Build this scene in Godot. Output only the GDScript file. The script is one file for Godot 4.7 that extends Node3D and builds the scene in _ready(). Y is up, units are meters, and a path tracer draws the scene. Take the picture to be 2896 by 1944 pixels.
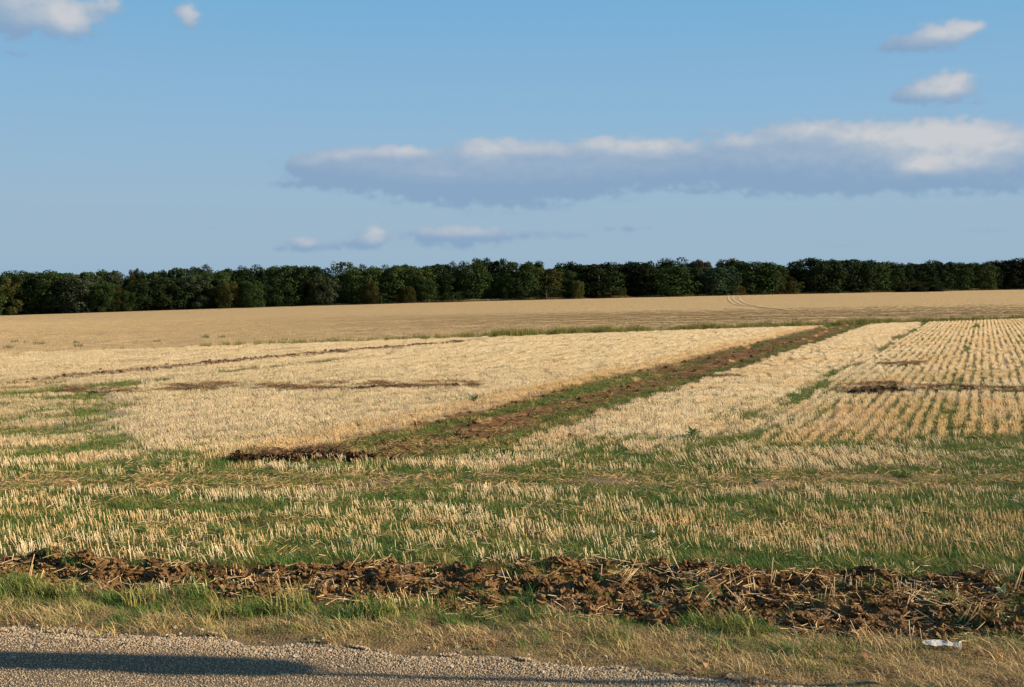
extends Node3D
# A stubble field beside a gravel road on a clear late-summer evening, with a wood beyond. Units are metres, -z looks across the field.

const EXPOSURE := 1.75
const SKY_LIGHT := 1.0
const SUN_TO := Vector3(0.9956, 0.42, 0.094)          # towards the sun: low, from the right and a little behind
var rng := RandomNumberGenerator.new()
var n_big := FastNoiseLite.new()
var n_mid := FastNoiseLite.new()
var n_small := FastNoiseLite.new()
var used := {}

# edges of the strips along the road, as (x, distance from the camera's side of the road)
var e_road := PackedVector2Array([Vector2(-9, 6.9), Vector2(-2.57, 5.42), Vector2(-1.28, 5.2), Vector2(-0.34, 5.03), Vector2(0.65, 4.79), Vector2(1.23, 4.59), Vector2(2.2, 4.25), Vector2(9, 2.3)])
var e_dry := PackedVector2Array([Vector2(-9, 6.7), Vector2(-2.73, 5.78), Vector2(0, 5.44), Vector2(2.4, 5.08), Vector2(9, 4.0)])
var e_plough := PackedVector2Array([Vector2(-9, 7.2), Vector2(-2.92, 6.19), Vector2(-1.45, 5.88), Vector2(0, 5.68), Vector2(1.29, 5.38), Vector2(2.46, 5.1), Vector2(9, 4.0)])
var e_grass := PackedVector2Array([Vector2(-9, 7.4), Vector2(-3.26, 6.88), Vector2(-1.64, 6.66), Vector2(0, 6.72), Vector2(1.52, 6.56), Vector2(2.97, 6.4), Vector2(9, 5.7)])
var e_rows := PackedVector2Array([Vector2(-9, 7.3), Vector2(-3.28, 6.95), Vector2(-1.7, 6.9), Vector2(0, 7.03), Vector2(1.59, 6.74), Vector2(3.08, 6.55), Vector2(9, 6.2)])
var e_block := PackedVector2Array([Vector2(10.6, -3.2), Vector2(11.55, -4.28), Vector2(12.66, -4.92), Vector2(14.05, -5.37), Vector2(17, -6.4), Vector2(20, -8.6)])
var e_far := PackedVector2Array([Vector2(-120, -0.0235), Vector2(72, -0.0216), Vector2(239, -0.011), Vector2(543, 0.002), Vector2(800, 0.006)])
# the edge of the wood, as (x, z)
var wood_edge := PackedVector2Array([Vector2(-330, -372), Vector2(-184, -395), Vector2(0, -430), Vector2(270, -578), Vector2(520, -715)])

# clouds: groups of puffs, each [azimuth, elevation, half width, half height (degrees), how sunlit, how thick]
const CLOUDS := [
	[[-9.19, 5.98, 3.14, 0.90, 0.15, 0.8], [-6.07, 5.58, 4.48, 1.08, 0.22, 0.88], [-2.00, 5.32, 4.70, 1.48, 0.15, 0.95], [1.86, 5.54, 4.93, 1.39, 0.2, 0.9], [6.38, 5.95, 4.93, 1.25, 0.28, 0.85], [-10.74, 5.25, 2.24, 0.27, 0, 0.5], [-6.96, 6.83, 2.81, 0.45, 0.8, 0.784], [-9.18, 6.62, 1.53, 0.34, 0.7, 0.56], [-1.54, 6.99, 1.92, 0.84, 1, 0.952], [0.27, 7.10, 1.53, 0.56, 0.7, 0.672], [2.54, 6.99, 1.28, 0.50, 0.6, 0.672], [4.80, 7.19, 2.04, 0.67, 1, 0.896], [7.05, 7.05, 1.79, 0.62, 1, 0.84], [-5.39, 6.90, 1.53, 0.50, 0.8, 0.672], [1.63, 6.99, 1.53, 0.56, 0.7, 0.672], [-10.51, 6.29, 1.28, 0.39, 0.6, 0.56], [8.83, 6.98, 1.28, 0.50, 0.7, 0.672], [-3.81, 5.82, 1.57, 0.27, 0.5, 0.3], [11.91, 6.26, 3.81, 1.48, 0.3, 0.8], [15.13, 6.17, 4.48, 1.57, 0.4, 0.8], [19.27, 6.25, 4.93, 1.79, 0.5, 0.85], [23.21, 5.98, 4.48, 1.61, 0.5, 0.85], [16.20, 5.02, 5.60, 0.45, 0, 0.6], [24.19, 4.71, 2.02, 0.36, 0, 0.5], [11.46, 7.29, 1.53, 0.45, 0.9, 0.672], [13.62, 7.55, 1.53, 0.62, 0.7, 0.672], [15.11, 7.71, 1.53, 0.70, 0.85, 0.784], [17.20, 7.42, 2.04, 0.70, 0.9, 0.784], [19.86, 7.10, 3.06, 0.98, 1, 0.84], [21.83, 7.22, 2.55, 0.78, 1, 0.84], [23.77, 6.71, 2.30, 0.84, 0.8, 0.784], [20.28, 5.83, 1.53, 0.56, 1, 0.672], [21.86, 5.98, 2.81, 0.84, 0.8, 0.56], [9.73, 5.02, 1.02, 0.28, 0.6, 0.336], [10.14, 7.82, 1.12, 0.22, 0.4, 0.3]],
	[[-7.88, 2.25, 1.34, 0.40, 0.3, 0.6], [-7.21, 2.64, 0.97, 0.70, 1, 0.952], [-10.77, 2.28, 1.08, 0.42, 0.9, 0.728], [-10.11, 2.08, 1.79, 0.36, 0.2, 0.65], [-11.87, 1.94, 0.90, 0.18, 0.3, 0.3], [-2.69, 2.43, 3.36, 0.58, 0.15, 0.75], [-3.82, 2.84, 1.88, 0.39, 0.8, 0.672], [-2.00, 2.84, 1.88, 0.39, 0.7, 0.672], [1.87, 2.77, 3.81, 0.34, 0.4, 0.5], [6.40, 3.05, 2.69, 0.25, 0.3, 0.45], [-15.30, 2.96, 0.45, 0.22, 0, 0.35], [23.28, 2.71, 2.24, 0.22, 0.2, 0.3], [16.24, 2.08, 4.48, 0.18, 0.2, 0.25]],
	[[19.37, 11.65, 1.23, 0.40, 0.05, 0.65], [18.77, 11.44, 0.90, 0.27, 0, 0.5], [20.37, 11.78, 1.61, 0.67, 0.7, 0.84], [21.54, 11.98, 1.48, 0.73, 1, 0.952], [22.51, 12.10, 0.81, 0.34, 0.8, 0.56]],
	[[19.42, 9.09, 0.85, 0.25, 0, 0.65], [20.02, 9.33, 1.08, 0.50, 0.6, 0.784], [20.81, 9.42, 1.34, 0.78, 0.9, 0.97], [21.79, 9.56, 1.21, 0.90, 1, 0.97], [22.96, 8.78, 0.90, 0.27, 0.4, 0.3], [21.03, 8.24, 1.12, 0.18, 0.3, 0.3]],
	[[-24.69, 12.58, 0.90, 1.12, 0.1, 0.5], [-24.33, 12.04, 1.34, 0.56, 0, 0.6], [-22.99, 12.90, 3.23, 1.34, 0.95, 0.97], [-21.75, 12.42, 1.13, 0.78, 1, 0.952], [-20.16, 13.34, 1.21, 0.45, 0.8, 0.672], [-23.98, 10.86, 0.90, 0.27, 0.3, 0.4], [-16.24, 13.11, 0.81, 0.81, 1, 0.97], [-17.41, 12.47, 0.45, 0.20, 0, 0.3]],
]

# the trees of the wood: colour, x, z, height, half width, row, what tells it apart
const TREES := [
	["mid", -198.7, -388.4, 14.6, 5.0, 0, "mid green tree, first of the wood, outside the left of the photo"],
	["dark", -193.4, -393.5, 15.3, 5.1, 0, "dark green tree, second of the wood, outside the left of the photo"],
	["dark", -195.1, -405.1, 16.1, 4.4, 1, "dark green tree, third of the wood, outside the left of the photo, further back"],
	["mid", -184.3, -390.7, 14.8, 4.7, 0, "mid green tree, fourth of the wood, outside the left of the photo"],
	["olive", -180.3, -391.4, 14.2, 4.1, 0, "olive green tree with a sunlit top at the left edge of the photo"],
	["dark", -185.0, -406.9, 16.2, 4.5, 1, "dark green broadleaf tree rising behind the front row, first such from the left"],
	["dark", -175.6, -396.6, 15.8, 4.7, 0, "dark green broadleaf tree at the edge of the wood, first such from the left"],
	["dark", -176.7, -408.4, 16.4, 4.9, 1, "dark green broadleaf tree rising behind the front row, second such from the left"],
	["mid", -166.4, -398.3, 16.2, 6.0, 0, "mid green broadleaf tree at the edge of the wood, first such from the left"],
	["olive", -165.8, -410.5, 15.3, 4.5, 1, "olive green broadleaf tree rising behind the front row"],
	["grey", -155.3, -396.2, 13.8, 5.9, 0, "round grey green tree with a silvery sunlit right side"],
	["light", -157.0, -412.2, 16.0, 4.1, 1, "lighter green broadleaf tree rising behind the front row"],
	["mid", -145.4, -392.9, 10.8, 3.3, 0, "small low tree in front of the round grey green tree, on its right"],
	["grey", -150.5, -413.4, 16.1, 3.7, 1, "grey green broadleaf tree rising behind the front row, first such from the left"],
	["brown", -140.8, -393.8, 9.4, 2.2, 0, "narrow brownish tree between two low green trees in the left of the wood"],
	["mid", -138.0, -394.3, 8.0, 2.4, 0, "mid green broadleaf tree at the edge of the wood, second such from the left"],
	["yellow", -142.6, -414.9, 14.4, 2.5, 1, "green and yellow tree top beside the small pointed dark tree top"],
	["dark", -141.6, -415.1, 16.5, 1.9, 1, "small pointed dark tree top standing above the wood at the left"],
	["dark", -133.0, -400.4, 11.9, 5.2, 0, "dark green broadleaf tree at the edge of the wood, second such from the left"],
	["mid", -134.6, -416.4, 15.4, 4.6, 1, "mid green broadleaf tree rising behind the front row, first such from the left"],
	["dark", -124.7, -402.0, 12.3, 5.4, 0, "dark green broadleaf tree at the edge of the wood, third such from the left"],
	["mid", -129.5, -417.4, 16.0, 2.5, 1, "mid green broadleaf tree rising behind the front row, second such from the left"],
	["mid", -124.0, -418.5, 16.6, 3.8, 1, "mid green broadleaf tree rising behind the front row, third such from the left"],
	["grey", -115.9, -403.6, 12.9, 4.8, 0, "grey green broadleaf tree at the edge of the wood, first such from the left"],
	["grey", -117.6, -419.7, 16.8, 3.1, 1, "grey green broadleaf tree rising behind the front row, second such from the left"],
	["mid", -111.3, -408.8, 14.0, 5.1, 0, "mid green broadleaf tree at the edge of the wood, third such from the left"],
	["olive", -103.6, -400.8, 10.1, 3.0, 0, "olive tree with a yellowish crown tucked between two dark trees"],
	["mid", -108.4, -421.4, 15.7, 4.2, 1, "mid green broadleaf tree rising behind the front row, fourth such from the left"],
	["dark", -101.2, -422.8, 16.2, 3.8, 1, "dark green broadleaf tree rising behind the front row, third such from the left"],
	["mid", -95.5, -402.4, 10.1, 3.4, 0, "mid green broadleaf tree at the edge of the wood, fourth such from the left"],
	["dark", -93.7, -424.2, 15.8, 4.2, 1, "dark green broadleaf tree rising behind the front row, fourth such from the left"],
	["dark", -89.8, -408.6, 11.4, 3.7, 0, "dark green broadleaf tree at the edge of the wood, fourth such from the left"],
	["mid", -85.2, -413.8, 15.4, 5.8, 0, "mid green broadleaf tree at the edge of the wood, fifth such from the left"],
	["dark", -83.1, -426.2, 16.2, 3.8, 1, "dark green broadleaf tree rising behind the front row, fifth such from the left"],
	["dark", -77.2, -415.3, 15.2, 5.0, 0, "dark green broadleaf tree at the edge of the wood, fifth such from the left"],
	["dark", -75.7, -427.6, 15.2, 4.3, 1, "dark green broadleaf tree rising behind the front row, sixth such from the left"],
	["grey", -70.5, -412.3, 11.3, 3.9, 0, "grey green broadleaf tree at the edge of the wood, second such from the left"],
	["grey", -66.6, -429.4, 17.8, 3.6, 1, "tallest tree top of the left half, a thin grey crown with sky gaps"],
	["mid", -64.0, -417.8, 12.2, 3.1, 0, "mid green broadleaf tree at the edge of the wood, sixth such from the left"],
	["grey", -59.1, -430.8, 15.5, 3.0, 1, "grey green broadleaf tree rising behind the front row, third such from the left"],
	["light", -57.1, -419.1, 14.2, 5.4, 0, "light green tree left of the yellow brown bush"],
	["yellowbrown", -52.6, -410.5, 8.3, 2.0, 0, "yellow brown bush like tree at the foot of the light green tree"],
	["dark", -52.4, -432.1, 15.0, 3.4, 1, "dark green broadleaf tree rising behind the front row, seventh such from the left"],
	["mid", -49.0, -411.2, 4.2, 3.1, 0, "low green bush between two yellow bushes at the wood edge"],
	["yellow", -43.8, -412.2, 3.6, 1.2, 0, "tiny golden yellow bush at the foot of the wood"],
	["light", -44.2, -421.6, 14.8, 5.0, 0, "lighter green broadleaf tree at the edge of the wood, first such from the left"],
	["mid", -42.2, -434.0, 15.8, 3.5, 1, "mid green broadleaf tree rising behind the front row, fifth such from the left"],
	["yellowbrown", -39.2, -413.1, 6.6, 2.0, 0, "tall narrow yellow brown bush right of the tiny golden bush"],
	["light", -35.7, -423.2, 14.3, 4.6, 0, "lighter green broadleaf tree at the edge of the wood, second such from the left"],
	["mid", -33.1, -419.4, 9.1, 3.6, 0, "mid green broadleaf tree at the edge of the wood, seventh such from the left"],
	["dark", -30.3, -436.3, 15.6, 4.8, 1, "dark green broadleaf tree rising behind the front row, eighth such from the left"],
	["dark", -25.3, -425.2, 11.5, 4.2, 0, "dark green broadleaf tree at the edge of the wood, sixth such from the left"],
	["grey", -23.8, -437.5, 15.9, 2.2, 1, "grey green broadleaf tree rising behind the front row, fourth such from the left"],
	["mid", -22.2, -416.3, 4.1, 3.1, 0, "low dark green bush where the pale grass verge begins"],
	["mid", -15.6, -427.0, 15.9, 4.7, 0, "mid green broadleaf tree at the edge of the wood, eighth such from the left"],
	["dark", -12.1, -439.7, 17.1, 3.5, 1, "dark green broadleaf tree rising behind the front row, ninth such from the left"],
	["mid", -8.8, -428.3, 11.6, 3.4, 0, "mid green broadleaf tree at the edge of the wood, ninth such from the left"],
	["dark", -5.1, -441.1, 16.7, 3.5, 1, "dark green broadleaf tree rising behind the front row, tenth such from the left"],
	["dark", -2.0, -425.3, 9.3, 2.5, 0, "dark green broadleaf tree at the edge of the wood, seventh such from the left"],
	["dark", 2.1, -426.9, 9.2, 3.4, 0, "dark green broadleaf tree at the edge of the wood, eighth such from the left"],
	["mid", 2.6, -431.4, 15.5, 5.6, 0, "mid green broadleaf tree at the edge of the wood, tenth such from the left"],
	["light", 7.4, -434.0, 14.1, 2.4, 0, "narrow tree with a bright sunlit right edge near the middle of the wood"],
	["dark", 8.9, -446.9, 15.6, 4.0, 1, "dark green broadleaf tree rising behind the front row, 11th such from the left"],
	["olive", 13.5, -437.4, 13.1, 4.8, 0, "olive green broadleaf tree at the edge of the wood, first such from the left"],
	["dark", 13.2, -427.8, 5.4, 4.7, 0, "dark green broadleaf tree at the edge of the wood, ninth such from the left"],
	["mid", 21.6, -441.8, 12.1, 3.5, 0, "mid green broadleaf tree at the edge of the wood, 11th such from the left"],
	["dark", 23.6, -455.0, 15.3, 5.0, 1, "dark green broadleaf tree rising behind the front row, 12th such from the left"],
	["yellowgreen", 26.0, -434.8, 7.6, 1.6, 0, "slim pale yellow green young tree in front of a big dark crown"],
	["dark", 34.0, -460.7, 14.9, 5.1, 1, "dark green broadleaf tree rising behind the front row, 13th such from the left"],
	["dark", 35.4, -449.4, 14.6, 8.1, 0, "broad dark round tree right of the slim pale young tree"],
	["olive", 39.7, -442.3, 3.8, 3.5, 0, "low olive bush under the broad dark round tree"],
	["dark", 46.6, -467.6, 15.0, 4.2, 1, "dark green broadleaf tree rising behind the front row, 14th such from the left"],
	["yellowgreen", 44.9, -445.2, 4.2, 1.2, 0, "small pale yellow green bush at the right foot of the broad dark tree"],
	["verydark", 50.6, -457.8, 14.8, 5.9, 0, "very dark green broadleaf tree at the edge of the wood, first such from the left"],
	["dark", 55.6, -472.5, 15.8, 4.2, 1, "dark green broadleaf tree rising behind the front row, 15th such from the left"],
	["mid", 61.5, -463.7, 13.9, 10.2, 0, "widest tree of the wood, mid green, right of centre"],
	["dark", 69.4, -480.1, 16.8, 5.7, 1, "highest dark crown above the widest green tree"],
	["dark", 76.2, -471.8, 12.6, 4.2, 0, "dark green broadleaf tree at the edge of the wood, tenth such from the left"],
	["dark", 79.4, -485.5, 15.5, 2.9, 1, "dark green broadleaf tree rising behind the front row, 16th such from the left"],
	["orange", 83.9, -488.0, 16.1, 3.7, 1, "tree top turning orange brown beside the blue green tree"],
	["bluegreen", 87.1, -477.8, 13.3, 8.1, 0, "big blue green tree with bright leaf clumps right of centre"],
	["olive", 98.4, -496.0, 16.5, 5.4, 1, "olive brown tree top behind the blue green tree, on its right"],
	["yellow", 97.6, -474.0, 4.4, 2.3, 0, "low yellow bush at the right foot of the blue green tree"],
	["mid", 107.2, -488.7, 15.5, 7.8, 0, "mid green broadleaf tree at the edge of the wood, 12th such from the left"],
	["mid", 117.6, -494.5, 14.2, 4.4, 0, "mid green broadleaf tree at the edge of the wood, 13th such from the left"],
	["olive", 117.0, -489.8, 9.0, 2.9, 0, "olive green broadleaf tree at the edge of the wood, second such from the left"],
	["orange", 124.9, -494.2, 8.2, 2.2, 0, "thin yellow orange tree behind the bright yellow green bush"],
	["yellowgreen", 126.2, -489.7, 6.2, 2.5, 0, "bright yellow green bush in front of dark trees"],
	["dark", 139.6, -506.5, 16.4, 9.6, 0, "large dark tree right of the bright yellow green bush"],
	["dark", 153.4, -526.1, 16.4, 4.2, 1, "dark green broadleaf tree rising behind the front row, 17th such from the left"],
	["dark", 157.8, -516.5, 16.3, 8.5, 0, "dark green broadleaf tree at the edge of the wood, 11th such from the left"],
	["mid", 164.3, -515.8, 7.6, 3.3, 0, "mid green broadleaf tree at the edge of the wood, 14th such from the left"],
	["dark", 171.9, -536.3, 15.7, 4.3, 1, "dark green broadleaf tree rising behind the front row, 18th such from the left"],
	["light", 172.9, -524.8, 14.7, 5.5, 0, "tall mid green tree with a lit right side left of the black heaps"],
	["dark", 182.4, -542.0, 15.3, 3.8, 1, "dark green broadleaf tree rising behind the front row, 19th such from the left"],
	["mid", 181.9, -529.7, 14.5, 4.8, 0, "mid green broadleaf tree at the edge of the wood, 15th such from the left"],
	["dark", 190.5, -534.4, 13.6, 3.7, 0, "dark green broadleaf tree at the edge of the wood, 12th such from the left"],
	["olive", 189.5, -524.4, 5.2, 5.5, 0, "low yellowish bush directly behind the black heaps"],
	["dark", 202.0, -552.7, 14.3, 5.0, 1, "dark green broadleaf tree rising behind the front row, 20th such from the left"],
	["dark", 200.5, -539.9, 14.4, 5.4, 0, "dark green broadleaf tree at the edge of the wood, 13th such from the left"],
	["mid", 203.4, -532.0, 5.1, 4.8, 0, "mid green broadleaf tree at the edge of the wood, 16th such from the left"],
	["dark", 213.8, -559.2, 14.9, 3.9, 1, "dark green broadleaf tree rising behind the front row, 21st such from the left"],
	["dark", 212.1, -546.3, 15.3, 5.5, 0, "dark green broadleaf tree at the edge of the wood, 14th such from the left"],
	["dark", 224.5, -565.1, 14.4, 3.9, 1, "dark green broadleaf tree rising behind the front row, 22nd such from the left"],
	["mid", 223.3, -552.4, 14.4, 5.5, 0, "mid green broadleaf tree at the edge of the wood, 17th such from the left"],
	["dark", 236.9, -571.9, 14.3, 5.1, 1, "dark green broadleaf tree rising behind the front row, 23rd such from the left"],
	["light", 238.4, -560.7, 14.3, 5.6, 0, "lighter green broadleaf tree at the edge of the wood, third such from the left"],
	["mid", 246.5, -565.1, 13.1, 3.4, 0, "mid green broadleaf tree at the edge of the wood, 18th such from the left"],
	["dark", 256.4, -582.6, 15.0, 4.1, 1, "dark green broadleaf tree rising behind the front row, 24th such from the left"],
	["verydark", 254.7, -569.6, 15.3, 5.7, 0, "very dark green broadleaf tree at the edge of the wood, second such from the left"],
	["verydark", 265.3, -575.4, 16.6, 7.5, 0, "almost black tree at the right edge of the photo"],
	["dark", 277.7, -582.2, 16.0, 7.6, 0, "dark green tree, 112th of the wood, outside the right of the photo"],
	["dark", 294.5, -603.5, 15.5, 6.6, 1, "dark green tree, 113th of the wood, outside the right of the photo, further back"],
	["mid", 293.7, -591.0, 15.0, 7.1, 0, "mid green tree, 114th of the wood, outside the right of the photo"],
	["dark", 310.1, -600.0, 15.7, 8.4, 0, "dark green tree, 115th of the wood, outside the right of the photo"],
]

func _ready() -> void:
	rng.seed = 20
	for a in [[n_big, 0.3, 5], [n_mid, 1.5, 7], [n_small, 7.0, 9]]:
		a[0].noise_type = FastNoiseLite.TYPE_SIMPLEX
		a[0].frequency = a[1]
		a[0].seed = a[2]
		a[0].fractal_octaves = 2
	# --- camera, sky, sun, exposure
	var cam := Camera3D.new()
	cam.name = "camera"
	cam.fov = 34.7575
	cam.near = 0.1
	cam.far = 6000.0
	add_child(cam)
	cam.position = Vector3(0, 1.7, 0)
	cam.rotation_degrees = Vector3(-2.948, 0, 0)
	cam.current = true
	var env := Environment.new()
	env.background_mode = Environment.BG_SKY
	var sky := Sky.new()
	var pano := PanoramaSkyMaterial.new()
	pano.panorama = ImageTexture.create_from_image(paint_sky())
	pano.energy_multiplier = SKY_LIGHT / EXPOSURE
	sky.sky_material = pano
	env.sky = sky
	env.tonemap_mode = Environment.TONE_MAPPER_LINEAR
	env.tonemap_exposure = EXPOSURE
	env.sdfgi_enabled = true
	env.ssao_enabled = true
	env.ssil_enabled = true
	var we := WorldEnvironment.new()
	we.name = "air"
	we.environment = env
	add_child(we)
	var sun := DirectionalLight3D.new()
	sun.name = "sun"
	sun.light_energy = 1.6
	sun.light_color = Color(1.0, 0.93, 0.82)
	sun.light_angular_distance = 0.5
	sun.shadow_enabled = true
	add_child(sun)
	sun.look_at_from_position(Vector3.ZERO, -SUN_TO.normalized(), Vector3.UP)
	# --- the land
	var t0 := Time.get_ticks_msec()
	build_land()
	print("land ", Time.get_ticks_msec() - t0)
	build_wood()
	build_heaps()
	print("wood ", Time.get_ticks_msec() - t0)
	scatter_far_stubble()
	print("far ", Time.get_ticks_msec() - t0)
	scatter_near_field()
	print("near ", Time.get_ticks_msec() - t0)
	build_boundary_grass()
	build_straw_mats()
	build_ploughed_things()
	build_gravel()
	build_small_things()
	build_post()
	print("all ", Time.get_ticks_msec() - t0)

# ---------------------------------------------------------------- helpers
func numbered(called: String) -> String:
	if not used.has(called):
		used[called] = 0
		return called
	used[called] += 1
	return "%s_%03d" % [called, used[called]]

func tag(o: Node, label: String, category: String, group := "", kind := "") -> void:
	if label: o.set_meta("label", label)
	if category: o.set_meta("category", category)
	if group: o.set_meta("group", group)
	if kind: o.set_meta("kind", kind)

func mesh_node(called: String, mesh: Mesh, m: Material, parent: Node = self) -> MeshInstance3D:
	var o := MeshInstance3D.new()
	o.name = numbered(called) if parent == self else called
	o.mesh = mesh
	if m: o.material_override = m
	parent.add_child(o, true)
	return o

func thing(called: String, label: String, category: String, at: Vector3, group := "") -> Node3D:
	var o := Node3D.new()
	o.name = numbered(called)
	add_child(o)
	o.position = at
	tag(o, label, category, group)
	return o

func lin(r: float, g: float, b: float) -> Color:
	return Color(r, g, b).linear_to_srgb()

func matte(c: Color, rough := 0.9, tinted := true) -> StandardMaterial3D:
	var m := StandardMaterial3D.new()
	m.albedo_color = c
	m.roughness = rough
	m.metallic_specular = 0.3
	m.vertex_color_use_as_albedo = tinted
	m.cull_mode = BaseMaterial3D.CULL_DISABLED
	return m

func leafy(c: Color, through: float) -> StandardMaterial3D:
	var m := matte(c, 0.65)
	m.backlight_enabled = true
	m.backlight = Color(through, through, through)
	return m

func noise_texture(freq: float, lo: Color, hi: Color, size := 512, kind := FastNoiseLite.TYPE_SIMPLEX_SMOOTH, sd := 3, octaves := 4) -> NoiseTexture2D:
	var f := FastNoiseLite.new()
	f.noise_type = kind
	f.frequency = freq
	f.seed = sd
	f.fractal_octaves = octaves
	var g := Gradient.new()
	g.colors = PackedColorArray([lo, hi])
	var t := NoiseTexture2D.new()
	t.width = size
	t.height = size
	t.seamless = true
	t.noise = f
	t.color_ramp = g
	return t

func bump_texture(freq: float, strength: float, size := 512, kind := FastNoiseLite.TYPE_SIMPLEX_SMOOTH, sd := 4) -> NoiseTexture2D:
	var t := noise_texture(freq, Color.BLACK, Color.WHITE, size, kind, sd)
	t.color_ramp = null
	t.as_normal_map = true
	t.bump_strength = strength
	return t

func along(x: float, pts: PackedVector2Array) -> float:
	var n := pts.size()
	for i in range(1, n):
		if x < pts[i].x or i == n - 1:
			var a := pts[i - 1]
			var b := pts[i]
			return lerpf(a.y, b.y, (x - a.x) / (b.x - a.x))
	return 0.0

# many copies of a few shapes, which nobody would count
class Scatter:
	var where := {}
	var tint := {}
	func put(v: int, b: Basis, o: Vector3, c: Color) -> void:
		if not where.has(v):
			where[v] = []
			tint[v] = []
		where[v].append(Transform3D(b, o))
		tint[v].append(c)

func finish(s: Scatter, called: String, part: String, shapes: Array, m: Material, label: String, category: String) -> void:
	var root := Node3D.new()
	root.name = numbered(called)
	add_child(root)
	tag(root, label, category, "", "stuff")
	for v in s.where:
		var mm := MultiMesh.new()
		mm.transform_format = MultiMesh.TRANSFORM_3D
		mm.use_colors = true
		mm.mesh = shapes[v]
		mm.instance_count = s.where[v].size()
		var w: Array = s.where[v]
		var t: Array = s.tint[v]
		for i in w.size():
			mm.set_instance_transform(i, w[i])
			mm.set_instance_color(i, t[i])
		var o := MultiMeshInstance3D.new()
		o.name = part
		o.multimesh = mm
		o.material_override = m
		o.set_meta("kind", "stuff")
		root.add_child(o, true)

func tilted(turn: float, wide: float, tall: float, lean_x: float, lean_z: float) -> Basis:
	var b := Basis(Vector3.UP, turn)
	return Basis(b.x * wide, Vector3(lean_x, 1, lean_z) * tall, b.z * wide)

# ---------------------------------------------------------------- the sky
func paint_sky() -> Image:
	var w := 4096
	var h := 2048
	var im := Image.create(w, h, false, Image.FORMAT_RGB8)
	# display colours of clear air by elevation
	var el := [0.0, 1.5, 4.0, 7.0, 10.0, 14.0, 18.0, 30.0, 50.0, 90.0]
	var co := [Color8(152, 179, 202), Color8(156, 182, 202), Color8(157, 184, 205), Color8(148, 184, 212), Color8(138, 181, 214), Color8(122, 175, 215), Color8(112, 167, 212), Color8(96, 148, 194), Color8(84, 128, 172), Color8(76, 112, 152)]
	for y in h:
		var e := 90.0 - (y + 0.5) * 180.0 / h
		var c: Color = co[0]
		if e > 0.0:
			for i in range(1, el.size()):
				if e <= el[i]:
					c = co[i - 1].lerp(co[i], (e - el[i - 1]) / (el[i] - el[i - 1]))
					break
		im.fill_rect(Rect2i(0, y, w, 1), c)
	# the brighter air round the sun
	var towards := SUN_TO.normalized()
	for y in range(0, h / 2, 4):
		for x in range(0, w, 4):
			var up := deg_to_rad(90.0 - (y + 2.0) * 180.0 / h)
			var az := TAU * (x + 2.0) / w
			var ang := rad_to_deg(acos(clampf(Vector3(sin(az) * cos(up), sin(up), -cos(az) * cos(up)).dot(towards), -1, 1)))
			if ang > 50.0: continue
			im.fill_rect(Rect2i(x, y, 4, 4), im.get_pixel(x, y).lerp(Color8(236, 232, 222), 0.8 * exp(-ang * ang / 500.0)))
	var f := FastNoiseLite.new()
	f.noise_type = FastNoiseLite.TYPE_SIMPLEX_SMOOTH
	f.frequency = 1.0
	f.fractal_octaves = 5
	f.fractal_gain = 0.55
	f.seed = 11
	for group in CLOUDS:
		cloud(im, f, group)
	# the same kinds of cloud all round
	var r := RandomNumberGenerator.new()
	r.seed = 77
	for k in 20:
		var az := 44.0 + k * 272.0 / 20.0 + r.randf_range(-5, 5)
		var lift := r.randf_range(-1.0, 6.0)
		var src: Array = CLOUDS[r.randi() % CLOUDS.size()]
		var mid: float = 0.0
		for p in src:
			mid += p[0] / src.size()
		var grow := r.randf_range(0.7, 1.2)
		var group := []
		for p in src:
			group.append([az + (p[0] - mid) * grow, p[1] + lift, p[2] * grow * r.randf_range(0.85, 1.15), p[3] * grow * r.randf_range(0.85, 1.15), p[4], p[5]])
		cloud(im, f, group)
	return im

# one cloud: its puffs run together, the sun lights their upper right
func cloud(im: Image, f: FastNoiseLite, puffs: Array) -> void:
	var w := im.get_width()
	var k := w / 360.0
	var box := Rect2(puffs[0][0], puffs[0][1], 0, 0)
	for p in puffs:
		box = box.merge(Rect2(p[0] - p[2] * 1.8, p[1] - p[3] * 1.8, p[2] * 3.6, p[3] * 3.6))
	var shade := Color8(136, 165, 196)
	var bright := Color8(206, 206, 209)
	for y in range(int((90.0 - box.end.y) * k), int((90.0 - maxf(box.position.y, 0.3)) * k) + 1):
		var e := 90.0 - (y + 0.5) / k
		for x in range(int(box.position.x * k), int(box.end.x * k) + 1):
			var a := (x + 0.5) / k
			var cover := 0.0
			var lit := 0.0
			var high := 0.0
			for p in puffs:
				var u: float = (a - p[0]) / p[2]
				if u > 1.9 or u < -1.9: continue
				var v: float = (e - p[1]) / p[3]
				if v > 1.9 or v < -1.9: continue
				var rr := u * u + v * v
				var g := exp(-1.5 * rr) * float(p[5])
				cover += g
				high += g * (v * 0.5 + u * 0.12)
				lit += exp(-2.0 * rr) * float(p[4]) * float(p[4]) * (0.80 + 0.30 * v + 0.18 * u)
			if cover < 0.04: continue
			var n := f.get_noise_2d(a * 0.8, e * 1.6)
			var n2 := f.get_noise_2d(a * 3.2 + 50.0, e * 5.0)
			var al := smoothstep(0.20, 0.74, cover + (n * 0.62 + n2 * 0.16) * minf(1.0, cover * 2.2))
			if al <= 0.0: continue
			var s := clampf(lit * 0.85 + clampf(high / cover, -0.25, 0.8) * 0.75 + 0.04 + (n * 0.30 + n2 * 0.10) * (0.25 + lit), 0, 1)
			var xx := posmod(x, w)
			im.set_pixel(xx, y, im.get_pixel(xx, y).lerp(shade.lerp(bright, s), al * 0.93))

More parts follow.
